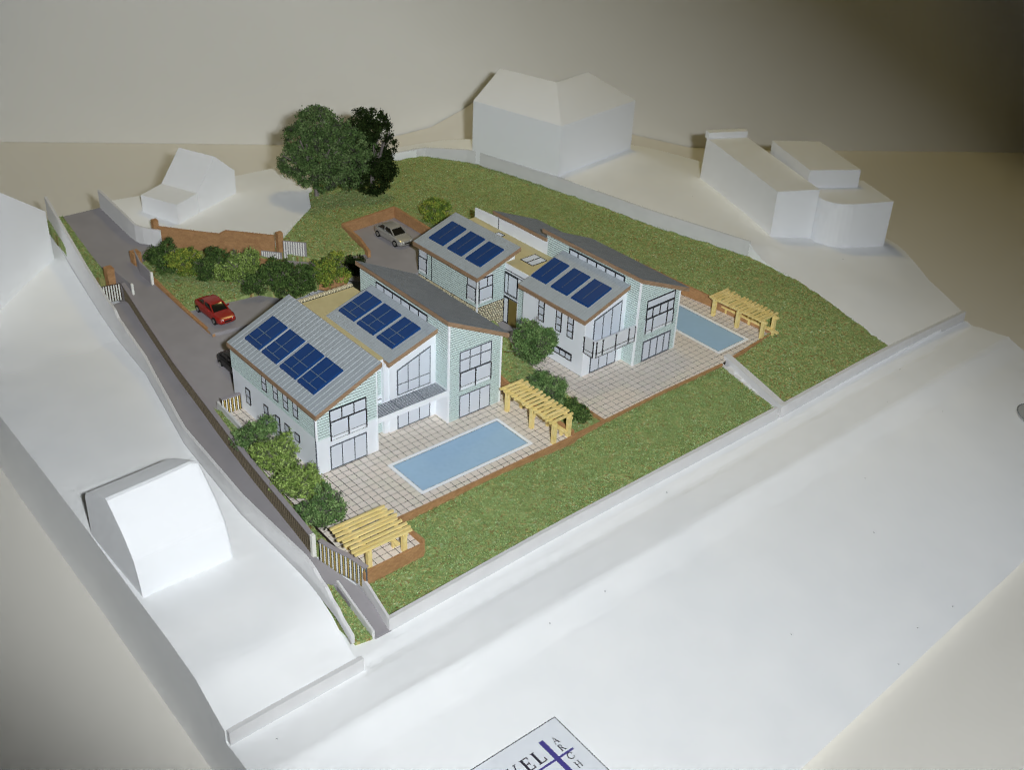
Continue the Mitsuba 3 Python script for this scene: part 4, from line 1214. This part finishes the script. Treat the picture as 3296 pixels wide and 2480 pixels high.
tree("large broad green tree at the edge of the lawn at the back", tx, ty, 2.9,
     [(*at(.2, 7.2, .5), 2.0, 1.7), (*at(-1.4, 5.6, .3), 1.8, 1.5), (*at(1.9, 5.7, .3), 1.9, 1.5), (*at(-2.0, 3.5), 1.6, 1.4), (*at(.2, 4.6, -.6), 2.3, 1.9), (*at(2.2, 3.6, -.2), 1.7, 1.5), (*at(.9, 2.0, -.4), 1.5, 1.2), (*at(-.5, 2.2), 1.5, 1.2), (*at(2.6, 6.4, .6), 1.4, 1.3), (*at(3.6, 5.4, .6), 1.6, 1.6), (*at(4.4, 4.6, .8), 1.4, 1.3), (*at(3.9, 3.6, .6), 1.5, 1.4), (*at(3.0, 1.9, .4), 1.5, 1.2)],
     "forest", 46000, 7.5, 2.8, 11, .115)
tree("nearly black green tree on the right of the broad tree at the back", tx + ru[0] * 5.4 + 1.2, ty + ru[1] * 5.4 + 1.6, 2.7,
     [(*at(4.3, 7.3, 1.6), 1.1, 1.2), (*at(5.9, 7.6, 1.6), 1.0, 1.0), (*at(6.6, 6.3, 1.6), .8, 1.0), (*at(4.4, 5.3, 1.5), 1.3, 1.3), (*at(7.1, 5.0, 1.6), .75, .8), (*at(5.6, 3.4, 1.5), 1.7, 1.4), (*at(6.5, 2.2, 1.5), 1.3, 1.1), (*at(4.2, 3.2, 1.4), 1.3, 1.3), (*at(5.4, 1.1, 1.3), 1.6, 1.0), (*at(3.9, 4.4, 1.3), 1.5, 1.5), (*at(4.9, 6.2, 1.6), 1.2, 1.2), (*at(3.6, 1.8, 1.2), 1.4, 1.1)],
     "deep", 30000, 7.0, 2.0, 12, .115)

# ------------------------------------------------------------------ cars
def car(label, x, y, z, paint, yaw=0.0):
    """Small saloon, nose towards -y: body shell lofted through rounded sections, glasshouse, roof, wheels, lamps."""
    M = np.eye(4)
    c, s = math.cos(yaw), math.sin(yaw)
    M[:2, :2] = [[c, -s], [s, c]]
    M[:3, 3] = [x, y, z]
    k = thing("car", label, "car")

    def loft(st):
        n = 20
        V = []
        for yy, hw, z0, z1, pw in st:
            for i in range(n):
                t = 2 * math.pi * i / n
                cx, cz = math.cos(t), math.sin(t)
                V.append([hw * np.sign(cx) * abs(cx) ** pw, yy, (z0 + z1) / 2 + (z1 - z0) / 2 * np.sign(cz) * abs(cz) ** pw])
        F = []
        for j in range(len(st) - 1):
            for i in range(n):
                a, b = j * n + i, j * n + (i + 1) % n
                F += [[a, b, b + n], [a, b + n, a + n]]
        e0, e1 = len(V), len(V) + 1
        V += [[0, st[0][0], (st[0][2] + st[0][3]) / 2], [0, st[-1][0], (st[-1][2] + st[-1][3]) / 2]]
        q = (len(st) - 1) * n
        F += [[e0, (i + 1) % n, i] for i in range(n)] + [[e1, q + i, q + (i + 1) % n] for i in range(n)]
        return trimesh.Trimesh(V, F, process=False)

    body = loft([(-2.12, .52, .28, .52, .5), (-2.05, .74, .2, .62, .45), (-1.7, .84, .17, .74, .4), (-1.0, .88, .17, .86, .4), (0, .89, .17, .92, .4), (1.2, .88, .17, .94, .4), (1.8, .83, .2, .92, .42), (2.1, .72, .26, .84, .5), (2.16, .5, .36, .7, .5)])
    put(k + "__body", mikit.ply(scaled(body, M), paint, 40))
    glass = loft([(-.95, .66, .84, .9, .5), (-.35, .70, .86, 1.3, .45), (.0, .70, .86, 1.38, .45), (.8, .68, .86, 1.38, .45), (1.15, .66, .86, 1.28, .45), (1.75, .6, .84, .93, .5)])
    put(k + "__window", mikit.ply(scaled(glass, M), "car_glass", 40))
    top = loft([(-.38, .55, 1.28, 1.335, .6), (-.05, .64, 1.33, 1.42, .6), (.75, .63, 1.33, 1.42, .6), (1.15, .56, 1.26, 1.315, .6)])
    put(k + "__roof_panel", mikit.ply(scaled(top, M), paint, 40))
    for sx in (-1, 1):
        for p_, q_ in (((sx * .69, -.98, .88), (sx * .58, -.33, 1.33)), ((sx * .70, .42, .9), (sx * .64, .42, 1.37)), ((sx * .64, 1.72, .92), (sx * .56, 1.1, 1.3))):
            part(k, "pillar", beam(p_, q_, .09, .09), paint, M)
        part(k, "mirror", beam((sx * .82, -.62, 1.0), (sx * 1.0, -.6, 1.0), .1, .12), paint, M)
        for yy in (-1.33, 1.33):
            w = thing_key = number(k + "__wheel")
            cy = trimesh.creation.cylinder(.32, segment=[(sx * .70, yy, .32), (sx * .91, yy, .32)], sections=18)
            put(w + "__tyre", mikit.ply(scaled(cy, M), "tyre", 40))
            put(w + "__hub", mikit.ply(scaled(trimesh.creation.cylinder(.19, segment=[(sx * .9, yy, .32), (sx * .925, yy, .32)], sections=14), M), "hub_metal"))
        part(k, "headlight", hexa([(sx * .40, -2.13, .5), (sx * .68, -2.02, .5), (sx * .68, -1.9, .5), (sx * .4, -2.0, .5)], [(sx * .40, -2.09, .62), (sx * .67, -1.97, .62), (sx * .67, -1.86, .62), (sx * .4, -1.96, .62)]), "lamp_clear", M)
    part(k, "grille", box(-.3, .3, -2.135, -2.0, .36, .5), "tyre", M)
    return k


car("glossy red toy car in the parking bay by the left house", 3.72, 22.4, 1.47, "car_red", .03)
car("bronze silver toy car in the brown walled parking court", 23.5, 24.75, 2.1, "car_silver", .02)
car("black toy car half hidden behind the left house", 1.75, 15.1, .42, "car_black", .03)

# ------------------------------------------------------------------ plain white neighbour blocks
def block(label, parts_, nm="block_house"):
    k = thing(nm, label, "house", None)
    for n_, m in parts_:
        put(number(k + "__" + n_), mikit.ply(scaled(m), "foam_white"))
    return k


def soft(m, r=.07):
    return m


# big hipped house
K0 = np.array([45.81, 26.63])
uu, vv = np.array([-.2398, .9708]), np.array([.9926, .1211])
P2 = lambda a, b: K0 + uu * a + vv * b
zb, ze, zr = 1.0, 8.0, 10.85
walls_ = [P2(0, 0), P2(0, 12.3), P2(8, 12.3), P2(8, 8), P2(11.4, 8), P2(11.4, 0)]
wm = extrude(Polygon(walls_), ze - zb)
wm.apply_translation([0, 0, zb])
V = [(*P2(0, 0), ze), (*P2(0, 12.3), ze), (*P2(8, 12.3), ze), (*P2(8, 8), ze), (*P2(11.4, 8), ze), (*P2(11.4, 0), ze), (*P2(4, 4), zr), (*P2(4, 9.2), zr), (*P2(11.4, 4), zr - .15)]
F = [[0, 1, 7], [0, 7, 6], [1, 2, 7], [2, 3, 6], [2, 6, 7], [3, 4, 8], [3, 8, 6], [4, 5, 8], [5, 0, 6], [5, 6, 8]]
block("big white house block with two hipped roofs at the back", [("wall", wm), ("roof", trimesh.Trimesh(V, F, process=False))])
# small gabled house
b0, e1, e2 = np.array([8.07, 37.3]), np.array([.919, .394]), np.array([-.394, .919])
Q = lambda s, t: tuple(b0 + e1 * s + e2 * t)
dp = 4.25
low = hexa([(*Q(0, 0), 2.4), (*Q(2.95, 0), 2.4), (*Q(2.95, dp), 2.4), (*Q(0, dp), 2.4)], [(*Q(0, 0), 4.9), (*Q(2.95, 0), 5.0), (*Q(2.95, dp), 5.0), (*Q(0, dp), 4.9)])
prof = [(2.9, 2.4), (8.45, 2.4), (8.5, 5.35), (5.8, 7.67), (2.9, 5.0)]
gv = [(*Q(s, 0), z) for s, z in prof] + [(*Q(s, dp), z) for s, z in prof]
gf = [[0, 2, 1], [0, 3, 2], [0, 4, 3], [5, 6, 7], [5, 7, 8], [5, 8, 9]]
for i in range(5):
    j = (i + 1) % 5
    gf += [[i, j, j + 5], [i, j + 5, i + 5]]
gm = trimesh.Trimesh(gv, gf, process=False)
block("small white gabled house block with a low front part at the back left", [("wing", low), ("main_block", gm)])
# upper left, cut by the frame
b0, e1, e2 = np.array([-5.85, 37.6]), np.array([.885, .466]), np.array([-.466, .885])
Q = lambda s, t: tuple(b0 + e1 * s + e2 * t)


def gable(s0, s1, t0, t1, z0, zf_, zk, zbk, tr):
    pr = [(t0, z0), (t0, zf_), (tr, zk), (t1, zbk), (t1, z0)]
    v = [(*Q(s0, t), z) for t, z in pr] + [(*Q(s1, t), z) for t, z in pr]
    f = [[0, 1, 2], [0, 2, 3], [0, 3, 4], [5, 7, 6], [5, 8, 7], [5, 9, 8]]
    for i in range(5):
        j = (i + 1) % 5
        f += [[i, i + 5, j + 5], [i, j + 5, j]]
    return trimesh.Trimesh(v, f, process=False)


def gabled(o, d, prof, t1):
    """Gable end facing the camera: profile (s along d from o, z), running back t1."""
    o, d = np.array(o, float), np.array(d, float) / np.linalg.norm(d)
    nb = np.array([-d[1], d[0]])
    v = [(*(o + d * s_), z) for s_, z in prof] + [(*(o + d * s_ + nb * t1), z) for s_, z in prof]
    n_ = len(prof)
    f = [[0, i + 1, i] for i in range(1, n_ - 1)] + [[n_, n_ + i, n_ + i + 1] for i in range(1, n_ - 1)]
    for i in range(n_):
        k_ = (i + 1) % n_
        f += [[i, k_, k_ + n_], [i, k_ + n_, i + n_]]
    return trimesh.Trimesh(v, f, process=False)


block("white house block cut off by the left edge of the picture", [("wing", gabled((-5.8, 37.8), (3.5, 1.9), [(0, .2), (0, 6.0), (-5, 9.75), (-10, 6.0), (-10, .2)], 2.4)),
      ("main_block", gabled((-2.85, 40.15), (2.9, 2.3), [(0, .2), (0, 6.0), (-7, 11.1), (-14, 6.0), (-14, .2)], 5.5))])
# near left block with a rounded back
prof = [(-4.2, -.6), (-4.15, .2), (-3.9, 1.6), (-3.62, 2.6), (-2.75, 3.75), (-1.5, 4.85), (-.75, 5.42), (-.5, 5.46), (1.2, 4.62), (2.95, 3.72), (3.2, 3.3), (3.35, -.6)]
n = len(prof)
xs = [(-15.5, 1.0), (-12.0, 1.03), (-9.9, 1.06), (-9.45, 1.03), (-9.3, .97)]
V, F = [], []
for x, kk in xs:
    for y, z in prof:
        V.append([x if z > 0 else x, -.4 + (y + .4) * min(kk, 1.0), z * kk if z > 0 else z])
for i in range(len(xs) - 1):
    for j in range(n - 1):
        a, b = i * n + j, (i + 1) * n + j
        F += [[a, b, b + 1], [a, b + 1, a + 1]]
for base, fl in ((0, 1), ((len(xs) - 1) * n, -1)):
    for j in range(1, n - 1):
        F.append([base, base + j, base + j + 1][::fl])
k = thing("block_house", "tall white block with a curved steep roof on the near left", "house")
put(k + "__main_block", mikit.ply(scaled(trimesh.Trimesh(V, F, process=False)), "foam_white", 17))
# right block of three volumes
pb, pc, pa = np.array([54.56, 5.08]), np.array([58.44, 3.06]), np.array([59.86, 19.27])
ub = (pa - pb)
c2 = pc + ub
main = hexa([(*pb, .6), (*pc, .6), (*c2, .6), (*pa, .6)], [(*pb, 6.3), (*pc, 6.3), (*(c2 - ub * .03), 6.3), (*(pa - ub * .03), 6.3)])
lip = hexa([(*(pa - ub * .05), 6.2), (*(c2 - ub * .05), 6.2), (*c2, 6.2), (*pa, 6.2)], [(*(pa - ub * .05), 6.95), (*(c2 - ub * .05), 6.95), (*c2, 6.95), (*pa, 6.95)])
arc = [np.array([58.44, 3.06]) + np.array([.1, -.1])]
d0, d1 = np.array([59.0, .55]), np.array([60.6, -.35])
for t in np.linspace(0, 1, 9):
    arc.append((1 - t) ** 2 * np.array([58.35, 2.5]) + 2 * t * (1 - t) * np.array([58.3, .7]) + t * t * d1)
pe = np.array([63.81, -1.86])
lowp = Polygon([tuple(a) for a in arc[1:]] + [tuple(pe), tuple(pe + np.array([1.9, 5.0])), (59.5, 6.3)])
lm = extrude(lowp, 5.5 - .2)
lm.apply_translation([0, 0, .2])
ua = np.array([[59.35, 5.2], [63.75, 2.35], [66.6, 9.6], [62.6, 12.6]])
upm = hexa([(*p_, .6) for p_ in ua], [(*p_, 7.35) for p_ in ua])
block("white block of three flat roofed volumes with one rounded corner on the right", [("main_block", main), ("parapet", lip), ("wing", lm), ("upper_block", upm)])

# ------------------------------------------------------------------ printed label and disc on the front bank
def bank(x, y, dz=0.0):
    return np.c_[x, y, road_h(x, y) + dz]


def on_bank(poly, z0, z1):
    m = extrude(poly, 1.0)
    m = m.subdivide_to_size(1.2) if poly.area > 2 else m
    v = np.array(m.vertices)
    zb_ = lab_z(v[:, 0], v[:, 1])
    v[:, 2] = zb_ + np.where(v[:, 2] > .5, z1, z0)
    return trimesh.Trimesh(v, m.faces, process=False)


def lab_z(x, y):
    """The bank's mean plane, a little above it so that the paper lies on the brushed paint."""
    return -3.65 + (np.ravel(y) + 23) * (2.0 / 9) + .16


def sheared(poly):
    return shapely.transform(poly, lambda q: np.c_[q[:, 0] + (-.105) * (q[:, 1] + 24.2) * 1.0, q[:, 1]])


LB = rect(-12.5, -31.5, .62, -24.2)
lk = thing("printed_label", "white printed label with dark letters on the front bank at the lower picture edge", "label")
put(lk + "__paper", mikit.ply(scaled(on_bank(sheared(LB), -.10, 0)), "label_paper"))
put(lk + "__border_line", mikit.ply(scaled(on_bank(sheared(LB.difference(LB.buffer(-.045, join_style=2))), 0, .02)), "print_black"))


def poly_(pts):
    return Polygon(pts)


def serif(ch):
    """Serif capitals, one unit high."""
    B = lambda x0, y0, x1, y1: rect(x0, y0, x1, y1)
    stem = lambda x, w=.16: unary_union([B(x, 0, x + w, 1), B(x - .07, 0, x + w + .07, .05), B(x - .07, .95, x + w + .07, 1)])
    if ch == "E":
        return unary_union([stem(.1), B(.1, 0, .66, .07), B(.1, .93, .64, 1), B(.2, .47, .5, .54), B(.59, 0, .66, .25), B(.57, .77, .64, 1), B(.46, .38, .51, .63)])
    if ch == "L":
        return unary_union([stem(.1), B(.1, 0, .66, .07), B(.6, 0, .67, .3)])
    if ch == "V":
        return unary_union([poly_([(.0, 1), (.2, 1), (.46, .2), (.42, 0), (.36, 0)]), poly_([(.36, 0), (.44, 0), (.76, 1), (.68, 1)]), B(-.06, .95, .27, 1), B(.6, .95, .83, 1)])
    if ch == "A":
        return unary_union([poly_([(.42, 1), (.5, 1), (.85, 0), (.66, 0)]), poly_([(.40, .95), (.46, .95), (.16, 0), (.08, 0)]), B(.22, .33, .64, .39), B(0, 0, .26, .05), B(.58, 0, .92, .05)])
    if ch == "R":
        bowl = Point(.36, .74).buffer(.27).difference(Point(.33, .74).buffer(.17)).intersection(B(.2, 0, 1, 1.1))
        return unary_union([stem(.1, .13), bowl, B(.15, .94, .4, 1), B(.15, .47, .4, .53), poly_([(.33, .5), (.47, .5), (.82, 0), (.64, 0)]), B(.6, 0, .88, .05)])
    if ch == "C":
        return unary_union([Point(.5, .5).buffer(.5).difference(Point(.55, .5).buffer(.41)).difference(B(.74, .28, 1.1, .72)), B(.8, .68, .86, .95), B(.8, .1, .85, .3)])
    if ch == "H":
        return unary_union([stem(.1, .13), stem(.64, .13), B(.15, .47, .7, .53)])
    return None


from shapely import affinity
def glyph(ch, x, y, h, m, w=None):
    g = affinity.translate(affinity.scale(serif(ch), w or h, h, origin=(0, 0)), x, y)
    part(lk, "letter", on_bank(sheared(g), 0, .022), m)


part(lk, "bar", on_bank(sheared(rect(-1.42, -31.2, -1.1, -25.0)), 0, .02), "print_violet")
part(lk, "bar", on_bank(sheared(rect(-12.0, -26.42, -.02, -26.3)), 0, .018), "print_violet")
glyph("L", -2.42, -26.12, .82, "print_black", .95)
glyph("E", -3.26, -26.12, .82, "print_black", .95)
glyph("V", -4.28, -26.12, .82, "print_black", .95)
for ch, y in (("A", -25.62), ("R", -26.18), ("C", -26.86), ("H", -27.5)):
    glyph(ch, -.72, y, .44, "print_black")
dk = thing("paper_disc", "round grey paper disc cut off by the right edge of the picture", "disc")
cx, cy = 55.05, -24.35
dv = lambda r: affinity.scale(Point(cx, cy).buffer(1.35, 24), r, r)
put(dk + "__paper", mikit.ply(scaled(on_bank(dv(1.0), -.12, .02)), "disc_paper"))
put(dk + "__rim_line", mikit.ply(scaled(on_bank(dv(1.0).difference(dv(.955)), .02, .035)), "ink_soft"))
